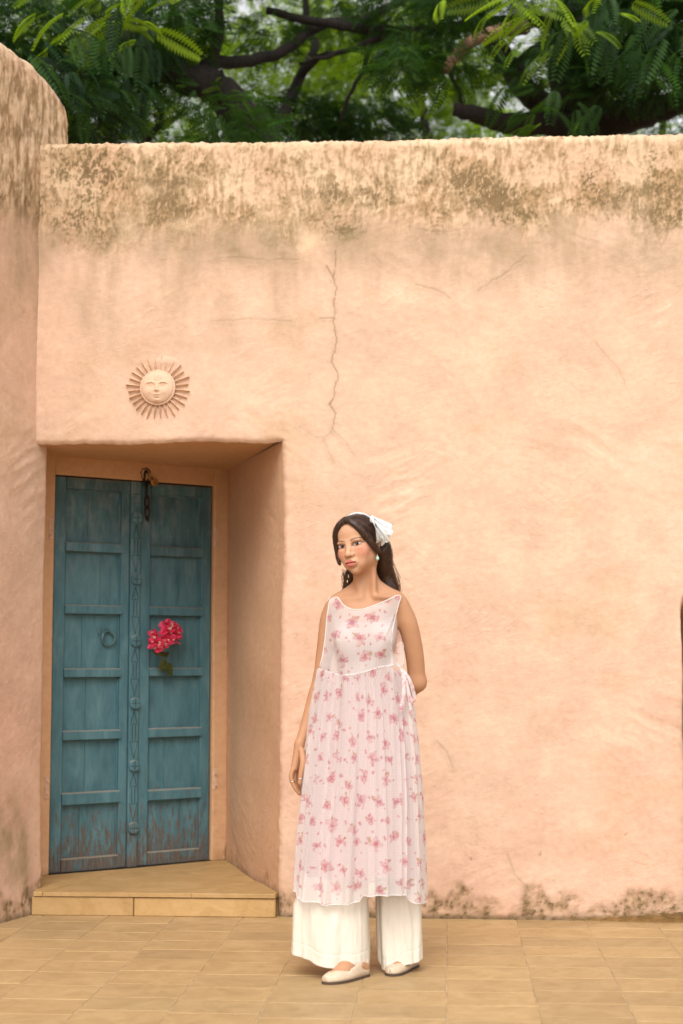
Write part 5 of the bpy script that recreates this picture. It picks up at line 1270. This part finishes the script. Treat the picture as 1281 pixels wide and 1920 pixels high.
# ---- dress
def flower_paint(U, Z, base, seed, pitch=.082):
    """sketchy pink roses and buds with tan leaves, on cloth coordinates in metres"""
    c = np.repeat(np.array(base)[None, None], U.shape[0], 0); c = np.repeat(c, U.shape[1], 1).astype(float)
    rr = np.random.RandomState(seed); DK = np.array([.58, .15, .20]); MD = np.array([.67, .33, .36]); LT = np.array([.80, .63, .63]); LF = np.array([.46, .28, .11]); VI = np.array([.45, .22, .36])
    u0, u1, z0, z1 = U.min(), U.max(), Z.min(), Z.max(); row = 0; zc = z0
    sk = np.abs(pn(U*150, Z*150, seed)); sk2 = np.abs(pn(U*95+7, Z*95, seed+1))
    while zc < z1+pitch:
        uc = u0-pitch+(row % 2)*pitch*.5+rr.normal(0, .01)
        while uc < u1+pitch:
            for big in (1, 0, 2):
                if big == 1: cu, cz, R0 = uc+rr.normal(0, .012), zc+rr.normal(0, .012), rr.uniform(.017, .025)
                elif big == 0: cu, cz, R0 = uc+pitch*.5+rr.normal(0, .014), zc+pitch*.1+rr.normal(0, .016), rr.uniform(.006, .010)
                else: cu, cz, R0 = uc+pitch*.2+rr.normal(0, .014), zc+pitch*.46+rr.normal(0, .012), rr.uniform(.004, .007)
                rot, ph, la = rr.uniform(0, 6.28), rr.uniform(0, 6.28), rr.uniform(.4, 2.8); kk = rr.randint(3, 6); ex = rr.uniform(.7, 1.3); tl = rr.uniform(-.6, .6)
                m = (np.abs(U-cu) < R0*2.1) & (np.abs(Z-cz) < R0*2.1)
                if not m.any(): continue
                du, dz_ = U[m]-cu, Z[m]-cz; du = du+.18*R0*pn(du/R0*1.7+ph, dz_/R0*1.7, seed+3)*2; dz_ = dz_+.18*R0*pn(du/R0*1.7, dz_/R0*1.7+ph, seed+4)*2
                e1_, e2_ = du*math.cos(tl)+dz_*math.sin(tl), -du*math.sin(tl)+dz_*math.cos(tl); r = np.hypot(e1_*ex, e2_/ex)/R0; th = np.arctan2(e2_, e1_)+rot; cc = c[m]; k1, k2 = sk[m], sk2[m]
                rim = .80+.15*np.cos(kk*th)+.12*np.sin(2*th+ph); fill = sst(rim, rim-.2, r); cc = mix(cc, LT, fill*.7)
                if big == 1:
                    cc = c[m].copy(); ldx, ldz = math.cos(la), math.sin(la); a_ = du*ldx+dz_*ldz; bb = -du*ldz+dz_*ldx; lf = ((a_-R0*1.05)/(R0*.50))**2+(bb/(R0*.22))**2
                    if rr.rand() < .75: cc = mix(cc, LF, sst(1.0, .5, lf)*.75)
                    npet = rr.randint(4, 7)
                    for q in range(npet):
                        pa = rot+2*math.pi*q/npet+rr.normal(0, .22); pr = R0*rr.uniform(.42, .62); pl_, pw = R0*rr.uniform(.40, .58), R0*rr.uniform(.24, .36); cx_, cz_ = pr*math.cos(pa), pr*math.sin(pa)*.9
                        a_ = (du-cx_)*math.cos(pa)+(dz_-cz_)*math.sin(pa); bb = -(du-cx_)*math.sin(pa)+(dz_-cz_)*math.cos(pa); e = np.sqrt((a_/pl_)**2+(bb/pw)**2)
                        cc = mix(cc, LT, sst(1.0, .8, e)*.65); cc = mix(cc, DK, sst(.0022, .0007, np.abs(e-1)*pw)*rr.uniform(.40, .75)); cc = mix(cc, MD, sst(.0022, .0008, np.abs(bb))*sst(.9, .6, e)*.55); cc = mix(cc, MD, sst(.9, .2, np.hypot(a_+pl_*.6, bb)/pl_)*.6)
                    cc = mix(cc, VI if rr.rand() < .3 else DK, np.exp(-(np.hypot(du, dz_)/(R0*.26))**2)*.75)
                else:
                    cc = mix(cc, MD, fill*.75); cc = mix(cc, DK, fill*sst(.25, .08, k1)*.6)
                c[m] = cc
            uc += pitch
        zc += pitch*.86; row += 1
    g = np.minimum(np.abs((U/.0105) % 1-.5), np.abs((Z/.0105) % 1-.5)); return c*(1-.06*sst(.16, .06, g))[..., None]
def mat_sheer(name, alpha):
    b = NB(name); c = b.attr(); n = b.noise(b.co(), 300, 2); b.set(Base_Color=c, Roughness=.9, Normal=b.bump(n, .2, .0006)); b.b.inputs['Specular IOR Level'].default_value = .1; b.b.inputs['Sheen Weight'].default_value = .1
    tr = b.n('ShaderNodeBsdfTranslucent'); b.l(c, tr.inputs[0]); mx = b.n('ShaderNodeMixShader'); mx.inputs[0].default_value = .22; b.l(b.b.outputs[0], mx.inputs[1]); b.l(tr.outputs[0], mx.inputs[2])
    tp = b.n('ShaderNodeBsdfTransparent'); tp.inputs[0].default_value = (1, .97, .96, 1)
    lw_ = b.n('ShaderNodeLayerWeight'); lw_.inputs[0].default_value = .5
    al = b.math('ADD', alpha, b.math('MULTIPLY', lw_.outputs['Facing'], .9*(1-alpha))); m2 = b.n('ShaderNodeMixShader'); b.l(al, m2.inputs[0]); b.l(tp.outputs[0], m2.inputs[1]); b.l(mx.outputs[0], m2.inputs[2]); b.l(m2.outputs[0], b.out.inputs[0]); return b.m
M_SHEER = mat_sheer('sheer_printed_cotton', .54); M_BIND = mat_cloth('white_binding', (.80, .76, .74)); M_LIN = mat_cloth('pink_slip', (.62, .35, .32)); M_CAMI = mat_cloth('pale_camisole', (.72, .58, .54))
CLOTH = (.82, .765, .755)
# torso alone, for draping
tq = SDF(axis(-.30, .26, .006, []), axis(-.2, .25, .006, []), axis(Wp(690, 1420)[2], Wp(690, 1095)[2], .006, [])); torso(tq)
ins = tq.d < 0; any_x = ins.any(1); first = np.where(any_x, tq.ay[np.argmax(ins, 1)], np.nan); last = np.where(any_x, tq.ay[len(tq.ay)-1-np.argmax(ins[:, ::-1], 1)], np.nan)
def fillmap(m):
    m = m.copy(); xs_ = np.arange(m.shape[0])
    for k in range(m.shape[1]):
        ok = ~np.isnan(m[:, k])
        if ok.any(): m[:, k] = np.interp(xs_, xs_[ok], m[ok, k])
        elif k: m[:, k] = m[:, k-1]
    for _ in range(6): m[1:-1, 1:-1] = (m[1:-1, 1:-1]*2+m[:-2, 1:-1]+m[2:, 1:-1]+m[1:-1, :-2]+m[1:-1, 2:])/6
    return m
fmap, bmap = fillmap(first), fillmap(last)
_i = [int(np.argmin(abs(ax_-q))) for q in tq.ax]; _k = [int(np.argmin(abs(az_-q))) for q in tq.az]; _sub = B.d[_i][:, :, _k] < 0
_f = fillmap(np.where(_sub.any(1), ay_[np.argmax(_sub, 1)], np.nan)); _b = fillmap(np.where(_sub.any(1), ay_[len(ay_)-1-np.argmax(_sub[:, ::-1], 1)], np.nan))
_hi = sst(Wp(690, 1200)[2], Wp(690, 1165)[2], tq.az)[None]; fmap = fmap*(1-_hi)+np.minimum(fmap, _f)*_hi; bmap = bmap*(1-_hi)+np.minimum(np.maximum(bmap, _b), bmap+.03)*_hi
def look(m, x, z):
    fx = np.interp(x, tq.ax, np.arange(len(tq.ax))); fz = np.interp(z, tq.az, np.arange(len(tq.az))); i = np.clip(fx.astype(int), 0, len(tq.ax)-2); k = np.clip(fz.astype(int), 0, len(tq.az)-2); a = fx-i; b_ = fz-k
    return m[i, k]*(1-a)*(1-b_)+m[i+1, k]*a*(1-b_)+m[i, k+1]*(1-a)*b_+m[i+1, k+1]*a*b_
# camisole under the sheer bodice
cq = SDF(tq.ax, tq.ay, tq.az); cq.d = tq.d-.004
Zt = Wp(680, 1150)[2]; XX3 = cq.ax[:, None, None]-Wp(682, 1150)[0]; cut = cq.az[None, None, :]-(Zt-.035+2.2*XX3**2); cq.d = np.maximum(cq.d, cut.astype(np.float32)); a, f = cq.mesh()
dress = None
def resample(pts, n):
    pts = np.array(pts, float); d = np.concatenate([[0], np.cumsum(np.linalg.norm(np.diff(pts, axis=0), axis=1))]); t = np.linspace(0, d[-1], n); return np.stack([np.interp(t, d, pts[:, 0]), np.interp(t, d, pts[:, 1])], -1)
def smooth_c(c, it=4):
    for _ in range(it): c[1:-1] = (c[1:-1]*2+c[:-2]+c[2:])/4
    return c
SEAM = [(595, 1254), (612, 1260), (640, 1267), (665, 1264), (690, 1258), (715, 1250), (738, 1247), (756, 1257)]
TOPF = [(598, 1250), (603, 1230), (608, 1195), (611, 1160), (614, 1140), (617, 1123), (626, 1119), (633, 1119), (640, 1131), (650, 1139), (663, 1143.5), (680, 1143), (700, 1136), (720, 1127.5), (736, 1120), (743, 1115), (752, 1116), (747, 1132), (741, 1155), (736, 1180), (734, 1202), (735, 1222), (741, 1240), (752, 1254)]
TOPB = [(598, 1250), (603, 1230), (608, 1195), (611, 1160), (614, 1140), (617, 1123), (626, 1119), (633, 1118), (645, 1122), (663, 1126), (700, 1124), (720, 1121), (736, 1117), (743, 1115), (752, 1116), (755, 1132), (756, 1155), (757, 1180), (757, 1202), (757, 1222), (757, 1240), (758, 1254)]
def panel(name, top, side, n=260, m=120, off=.016, parent=None):
    Tc = smooth_c(resample(top, n)); Bc = resample(SEAM, n); dy0 = -.06 if side < 0 else .09
    s_ = np.linspace(0, 1, m)[:, None, None]; Pp = Bc[None]*(1-s_)+Tc[None]*s_
    o3 = np.array([Wp(px, py, dy0) for px, py in Pp.reshape(-1, 2)]).reshape(m, n, 3)
    X, Z = o3[..., 0], o3[..., 2]
    Y = look(fmap, X, Z)-off if side < 0 else look(bmap, X, Z)+off
    if side < 0:  # hangs from the bust
        Yb = np.minimum.accumulate(Y[::-1], 0)[::-1]; Y = Y*.2+Yb*.8; Y0 = Y.copy()
        for _ in range(40): Y[:, 1:-1] = (Y[:, 1:-1]*2+Y[:, :-2]+Y[:, 2:])/4; Y = np.minimum(Y, Y0)
        Y = Y+.0022*np.sin(X*95+6*fbm(X*8, Z*3, 2, 801))*sst(1.0, .2, np.linspace(0, 1, m))[:, None]
    c = flower_paint(X, Z, CLOTH, 5 if side < 0 else 6)
    P = np.stack([X, Y, Z], -1)
    ob = link(name, npmesh(name, P.reshape(-1, 3), gridf(m, n, flip=side > 0), c.reshape(-1, 3)), M_SHEER, parent)
    return ob, P
dress, PF = panel('dress', TOPF, -1, parent=person); back, PB = panel('back_panel', TOPB, 1, parent=dress)
link('camisole', npmesh('camisole', a, f), M_CAMI, dress)
MB().tube([tuple(p) for p in PF[-1][::3]], .0024, 6).build('binding', M_BIND, dress, True); MB().tube([tuple(p) for p in PB[-1][::4]], .0026, 6).build('binding', M_BIND, dress, True)
MB().tube([tuple(p+np.array([0, -.002, 0])) for p in PF[0][::3]], .0022, 6).build('waist_seam', M_BIND, dress, True)
# skirt: gathered at the seam, falling in uneven folds
RX = [(1254, 595, 757), (1290, 588, 768), (1330, 580, 777), (1400, 572, 784), (1480, 564, 790), (1600, 550, 796), (1690, 545, 797)]
nphi, nrow = 680, 270
phi = np.linspace(0, 2*math.pi, nphi, endpoint=False); tt = np.linspace(0, 1, nrow)[:, None]
def skirt(shr, hemf, seamf, fold_amp, seed, nphi=nphi, nrow=nrow):
    phi = np.linspace(0, 2*math.pi, nphi, endpoint=False); tt = np.linspace(0, 1, nrow)[:, None]
    cosp, sinp = np.cos(phi)[None], np.sin(phi)[None]
    px_at = 676+cosp*92
    py_top = seamf(px_at); py_bot = hemf(676+cosp*122, sinp)
    PYg = py_top+(py_bot-py_top)*tt
    zt = np.array([Wp(690, q_)[2] for q_, _, _ in RX]); xl = np.array([Wp(a_, q_)[0] for q_, a_, _ in RX]); xr = np.array([Wp(b_, q_)[0] for q_, _, b_ in RX])
    z_of = np.array([Wp(690, q_)[2] for q_ in range(1200, 1760)]); Z = np.interp(PYg, np.arange(1200, 1760), z_of)
    XL = np.interp(-Z, -zt, xl); XR = np.interp(-Z, -zt, xr); cx = (XL+XR)/2; a_ = (XR-XL)/2*shr; t = np.clip((zt[0]-Z)/(zt[0]-zt[-1]), 0, 1)
    bd = (.098+.118*t)*shr; ycen = .012+.022*t
    rs = np.random.RandomState(seed); fo = np.zeros_like(Z); npl = 44
    for q in range(npl):
        c0 = 2*math.pi*(q+rs.uniform(-.35, .35))/npl; wd = rs.uniform(.035, .095); hgt = rs.uniform(.25, 1.1)*(1 if rs.rand() < .8 else -.6); dr = rs.normal(0, .06); ln = rs.uniform(.35, 1.3)
        dphi = (phi[None]-c0-dr*t+math.pi) % (2*math.pi)-math.pi; wd_ = wd*(.55+.65*t); sk_ = np.where(dphi > 0, 1.0, 1.7)
        fo += hgt*np.exp(-np.abs(dphi*sk_/wd_)**1.7)*sst(-.15, .25, t)*(1-.6*sst(ln, ln+.25, t))
    for nfr, am in ((5, .45), (9, .35)): fo += am*np.sin(nfr*phi[None]+rs.uniform(0, 6.28)+rs.uniform(-1, 1)*t)*t
    amp = fold_amp*(.25+.75*t); fo -= .35
    fine = .0030*np.sin(86*phi[None]+3*np.sin(5*phi[None]))*(1-sst(.0, .35, t))
    rad_ = fo*amp+fine
    dx_ = cosp; dy_ = -sinp
    X = cx+a_*cosp*(1-.0)+rad_*dx_*(1-.7*sst(.75, 1.0, np.abs(cosp))); Y = ycen-bd*np.sign(sinp)*np.abs(sinp)**.80+rad_*dy_; 
    return X, Y, Z, PYg, t, phi
HEMF = [(545, 1655), (560, 1662), (576, 1672), (600, 1680), (625, 1685), (655, 1683), (686, 1678), (690, 1666), (720, 1664), (755, 1667), (775, 1669), (782, 1684), (797, 1690)]
def hem_o(px, sp): f_ = np.interp(px, [a_ for a_, _ in HEMF], [b_ for _, b_ in HEMF]); return np.where(sp > -.05, f_, 1676+6*np.sin(px*.06))
def seam_y(px): return np.interp(px, [a_ for a_, _ in SEAM], [b_ for _, b_ in SEAM])
X, Y, Z, PYg, t, ph = skirt(1.0, hem_o, seam_y, .042, 4)
# seat the gathered edge on the bodice seam (front half)
pxs_, fy = np.array([p_[0] for p_ in PF[0]]), np.array([p_[1] for p_ in PF[0]]); by = np.array([p_[1] for p_ in PB[0]])
tgt = np.where(np.sin(ph)[None] >= 0, np.interp(X, pxs_, fy)-.003, np.interp(X, pxs_, by)+.003); wgt = (1-t)**1.15*np.abs(np.sin(ph))[None]**.3; fo_ = Y-(.034-.216*np.sign(np.sin(ph))[None]*np.abs(np.sin(ph))[None]**.8); base_ = Y-fo_*0; hemY = .034-.222*np.sign(np.sin(ph))[None]*np.abs(np.sin(ph))[None]**.60
profY = .012+.022*t-(.098+.118*t)*np.sign(np.sin(ph))[None]*np.abs(np.sin(ph))[None]**.80; Y = (Y-profY)+hemY*(1-wgt)+tgt*wgt
U = ph[None]*(.165+.09*t)*1.0+0*Z
_r = int(nrow*.7); _x = np.append(X[_r], X[_r, 0]); _y = np.append(Y[_r], Y[_r, 0]); arcl = np.concatenate([[0], np.cumsum(np.hypot(np.diff(_x), np.diff(_y)))])[:-1]; arcl = arcl*.9
sc2 = flower_paint(np.repeat(arcl[None], nrow, 0), Z, CLOTH, 9, .088)
P = np.stack([X, Y, Z], -1)
sk = link('skirt', npmesh('skirt', P.reshape(-1, 3), gridf(nrow, nphi, wrap=True), sc2.reshape(-1, 3)), M_SHEER, dress)
MB().tube([tuple(p) for p in P[-1][::3]], .0022, 5, True).build('hem', M_BIND, sk, True)
Xl, Yl, Zl, _, tl, phl = skirt(.86, lambda px, sp: 1640+4*np.sin(px*.05), lambda px: seam_y(px)+3, .006, 14, 300, 120)
wgt = (1-tl)**1.15*np.abs(np.sin(phl))[None]**.3; tgt = np.where(np.sin(phl)[None] >= 0, np.interp(Xl, pxs_, fy)+.016, np.interp(Xl, pxs_, by)-.012); sl_ = np.sign(np.sin(phl))[None]*np.abs(np.sin(phl))[None]**.8; Yl = (Yl-(.012+.022*tl-.86*(.098+.118*tl)*sl_))+(.034-.180*sl_)*(1-wgt)+tgt*wgt
link('slip', npmesh('slip', np.stack([Xl, Yl, Zl], -1).reshape(-1, 3), gridf(120, 300, wrap=True)), M_LIN, dress)
# side tie: a small bow with loops and ends at the waist
def ribbon(pts, w, name, parent, seed=0, normal=(0, -1, 0)):
    pts = [np.array(p, float) for p in pts]; n = 26; d = np.linspace(0, len(pts)-1, n); A = np.stack([np.interp(d, np.arange(len(pts)), [p[k] for p in pts]) for k in range(3)], -1)
    for _ in range(3): A[1:-1] = (A[1:-1]*2+A[:-2]+A[2:])/4
    T_ = np.gradient(A, axis=0); T_ /= np.linalg.norm(T_, axis=1)[:, None]; s_ = np.cross(T_, np.array(normal)); s_ /= np.linalg.norm(s_, axis=1)[:, None]+1e-6
    V = []; 
    for j in (-1, -.5, 0, .5, 1): V.append(A+s_*w*j+np.array([0, -.004, 0])*math.cos(j*2.2))
    V = np.stack(V, 1); c = flower_paint(V[..., 0], V[..., 2], CLOTH, 23+seed, .06); return link(name, npmesh(name, V.reshape(-1, 3), gridf(n, 5), c.reshape(-1, 3)), M_TIE, parent)
M_TIE = mat_sheer('tie_cotton', .70)
k_ = (757, 1262, -.035)
tie = ribbon([Wp(750, 1256, -.055), Wp(757, 1262, -.05), Wp(762, 1268, -.045)], .010, 'side_tie', dress, 1)
ribbon([Wp(757, 1263, -.05), Wp(765, 1268, -.06), Wp(774, 1290, -.06), Wp(778, 1312, -.055), Wp(772, 1318, -.05), Wp(766, 1300, -.045), Wp(758, 1266, -.045)], .007, 'tie_loop', tie, 2)
ribbon([Wp(757, 1263, -.055), Wp(758, 1285, -.07), Wp(757, 1312, -.075), Wp(753, 1325, -.078), Wp(752, 1333, -.078)], .008, 'tie_end', tie, 3); ribbon([Wp(758, 1264, -.05), Wp(764, 1290, -.06), Wp(768, 1318, -.06), Wp(770, 1330, -.055), Wp(770, 1338, -.055)], .006, 'tie_end', tie, 4)

# ---- trousers
def mat_trouser():
    b = NB('cream_cotton'); v = b.co(); n = b.noise(b.mapp(v, (1, 1, .35)), 420, 2); n2 = b.noise(b.mapp(v, (1, 1, .3)), 14, 4); c = (.765, .705, .600)
    b.set(Base_Color=b.ramp(n2, [(.3, tuple(q*.96 for q in c)), (.7, tuple(min(.9, q*1.03) for q in c))]), Roughness=.85, Normal=b.bump(n2, .35, .01, b.bump(n, .2, .0006))); b.b.inputs['Specular IOR Level'].default_value = .15
    tr = b.n('ShaderNodeBsdfTranslucent'); tr.inputs[0].default_value = (*c, 1); mx = b.n('ShaderNodeMixShader'); mx.inputs[0].default_value = .12; b.l(b.b.outputs[0], mx.inputs[1]); b.l(tr.outputs[0], mx.inputs[2]); b.l(mx.outputs[0], b.out.inputs[0]); return b.m
M_TRO = mat_trouser()
def trouser(rows, hem, dyc, dep, seed, parent, name, back_hem=1800):
    nphi, nrow = 220, 200; ph = np.linspace(0, 2*math.pi, nphi, endpoint=False); cosp, sinp = np.cos(ph)[None], np.sin(ph)[None]
    xl0, xr0 = rows[-1][1], rows[-1][2]; pxh = (xl0+xr0)/2+cosp*(xr0-xl0)/2
    bot = np.where(sinp > -.1, np.interp(pxh, [a_ for a_, _ in hem], [b_ for _, b_ in hem]), back_hem); tt = np.linspace(0, 1, nrow)[:, None]; PYg = rows[0][0]+(bot-rows[0][0])*tt
    qs = np.arange(1300, 1860); z_of = np.array([Wp(690, q_, dyc-dep*.6)[2] for q_ in qs]); Z = np.interp(PYg, qs, z_of); Z = np.maximum(Z, .012)
    xl = np.interp(PYg, [r[0] for r in rows], [Wp(r[1], r[0], dyc)[0] for r in rows]); xr = np.interp(PYg, [r[0] for r in rows], [Wp(r[2], r[0], dyc)[0] for r in rows])
    rs = np.random.RandomState(seed); t = np.repeat(tt, nphi, 1); fo = 0
    for nf, am in ((4, .9), (7, .6), (11, .35)): fo = fo+am*np.sin(nf*ph[None]+rs.uniform(0, 6)+rs.uniform(-1, 1)*t)
    am = .0085*(.3+.7*t); fo = fo+.8*fbm(ph[None]*2.5, t*2.5, 3, 900+seed)*2; X = (xl+xr)/2+(xr-xl)/2*np.sign(cosp)*np.abs(cosp)**.85+am*fo*cosp*.3; Y = dyc-dep*(.35+.65*sst(.25, .75, t))*np.sign(sinp)*np.abs(sinp)**(1.0-.45*sst(.5, .8, t))-am*fo*sinp
    hemb = PYg > bot-24; ridge_ = np.exp(-((PYg-(bot-25))/1.6)**2); out = .0004*hemb-.0010*ridge_
    X = X+out*cosp; Y = Y-out*sinp
    V = np.stack([X, Y, Z], -1); Vi = V[-14:][::-1].copy(); Vi[..., 0] -= .004*cosp; Vi[..., 1] += .004*sinp
    V = np.concatenate([V, Vi]); return link(name, npmesh(name, V.reshape(-1, 3), gridf(len(V), nphi, wrap=True)), M_TRO, parent)
tro = trouser([(1500, 625, 688), (1570, 612, 688), (1640, 572, 689), (1700, 551, 689), (1812, 546, 691)], [(546, 1790), (570, 1795), (590, 1800), (602, 1807), (632, 1813), (665, 1813), (691, 1809)], -.030, .106, 5, person, 'trousers', 1796)
trouser([(1500, 690, 750), (1570, 698, 765), (1640, 703, 785), (1700, 705, 791), (1820, 710, 793)], [(710, 1800), (716, 1816), (738, 1823), (748, 1818), (760, 1806), (780, 1803), (793, 1797)], .085, .095, 8, tro, 'trouser_leg', 1780)
# ---- shoes
def mat_shoe():
    b = NB('perforated_beige_leather'); v = b.co(); d = b.vor(v, 190); h = b.ramp(d, [(.16, 0.0), (.26, 1.0)]); b.set(Base_Color=b.mixc(h, (.30, .20, .12), (.60, .47, .34)), Roughness=.6, Normal=b.bump(h, .4, .001)); return b.m
M_SHOE = mat_shoe(); M_SOLE = plain('brown_sole', (.075, .045, .028), .8); M_INS = plain('insole', (.42, .30, .20), .8)
def shoe(heel, toe, parent, mir):
    d = toe-heel; d[2] = 0; L_ = np.linalg.norm(d); d /= L_; s_ = np.array([-d[1], d[0], 0]); n = 36; m = 22; V = []; S0 = []
    for i in range(n):
        t = i/(n-1); w = (.038*max(0, 1-((t-.66)/.34)**2.4)**.5 if t > .66 else (.027+.011*sst(.12, .66, t))*(1 if t > .12 else max(0, 1-((.12-t)/.12)**2)**.5)); w = max(w, .001)
        off = mir*.006*math.sin(t*3.1); topz = .058-.022*sst(.25, .60, t)-.012*sst(.75, 1.0, t); clos = sst(.52, .62, t); row = []
        for j in range(m):
            a = math.pi*j/(m-1); x_ = math.cos(a); up_ = math.sin(a)
            # open sides rise as walls; the toe closes over
            ex = .55+.35*clos; xx = math.copysign(abs(x_)**ex, x_); hgt = topz*up_**(.55); wall_in = (1-clos)
            if wall_in > .5 and .18 < j/(m-1) < .82: q = min(1, max(0, (abs(j/(m-1)-.5)-.0)/.32)); xx = math.copysign(max(abs(xx), .80), x_ if x_ else 1); hgt = topz*.98
            c = heel+d*L_*t+s_*(off+xx*w*(1-.10*up_)); row.append((c[0], c[1], .008+hgt*(.95 if clos > .5 else 1)))
        V.append(row); S0.append((heel+d*L_*t+s_*off, w))
    V = np.array(V); mk = np.ones((n-1, m-1), bool)
    for i in range(n-1):
        if i/(n-1) < .55: mk[i, int(m*.5)-1:int(m*.5)+1] = False; mk[i, int(m*.25):int(m*.75)] = False
    ob = link('shoe', npmesh('shoe', V.reshape(-1, 3), gridf(n, m, mk)), M_SHOE, parent)
    md = ob.modifiers.new('thickness', 'SOLIDIFY'); md.thickness = .0022; md.offset = -1
    b = MB(); lo = [tuple(c+s_*w*1.04)[:2]+(.0005,) for c, w in S0]+[tuple(c-s_*w*1.04)[:2]+(.0005,) for c, w in S0[::-1]]; hi = [(x_, y_, .0095) for x_, y_, _ in lo]; k = len(lo)
    b.add(lo+hi, [tuple(range(k))[::-1], tuple(range(k, 2*k))]+[(i, (i+1) % k, k+(i+1) % k, k+i) for i in range(k)]).build('sole', M_SOLE, ob)
    def pt_(t, sx_, z_): return heel+d*L_*t+s_*sx_*.036+np.array([0, 0, z_])
    for q in (1, -1): MB().tube([pt_(.58, q*.80, .030), pt_(.50, q*.45, .056), pt_(.42, -q*.1, .066), pt_(.30, -q*.7, .060), pt_(.26, -q*.95, .045)], .0028, 6).build('strap', M_SHOE, ob, True)
    return ob
hR, tR = onZ(690, 1823)-PO, onZ(607, 1850)-PO; dR = tR-hR; tR = hR+dR/np.linalg.norm(dR)*.235
tR = onZ(607, 1846)-PO; dR = np.array([.50, .62, 0]); dR /= np.linalg.norm(dR); hR = tR+dR*.235
tL = onZ(731, 1831)-PO; dL = np.array([.38, .92, 0]); dL /= np.linalg.norm(dL); hL = tL+dL*.235
shoe(hR, tR, person, 1); shoe(hL, tL, person, -1)
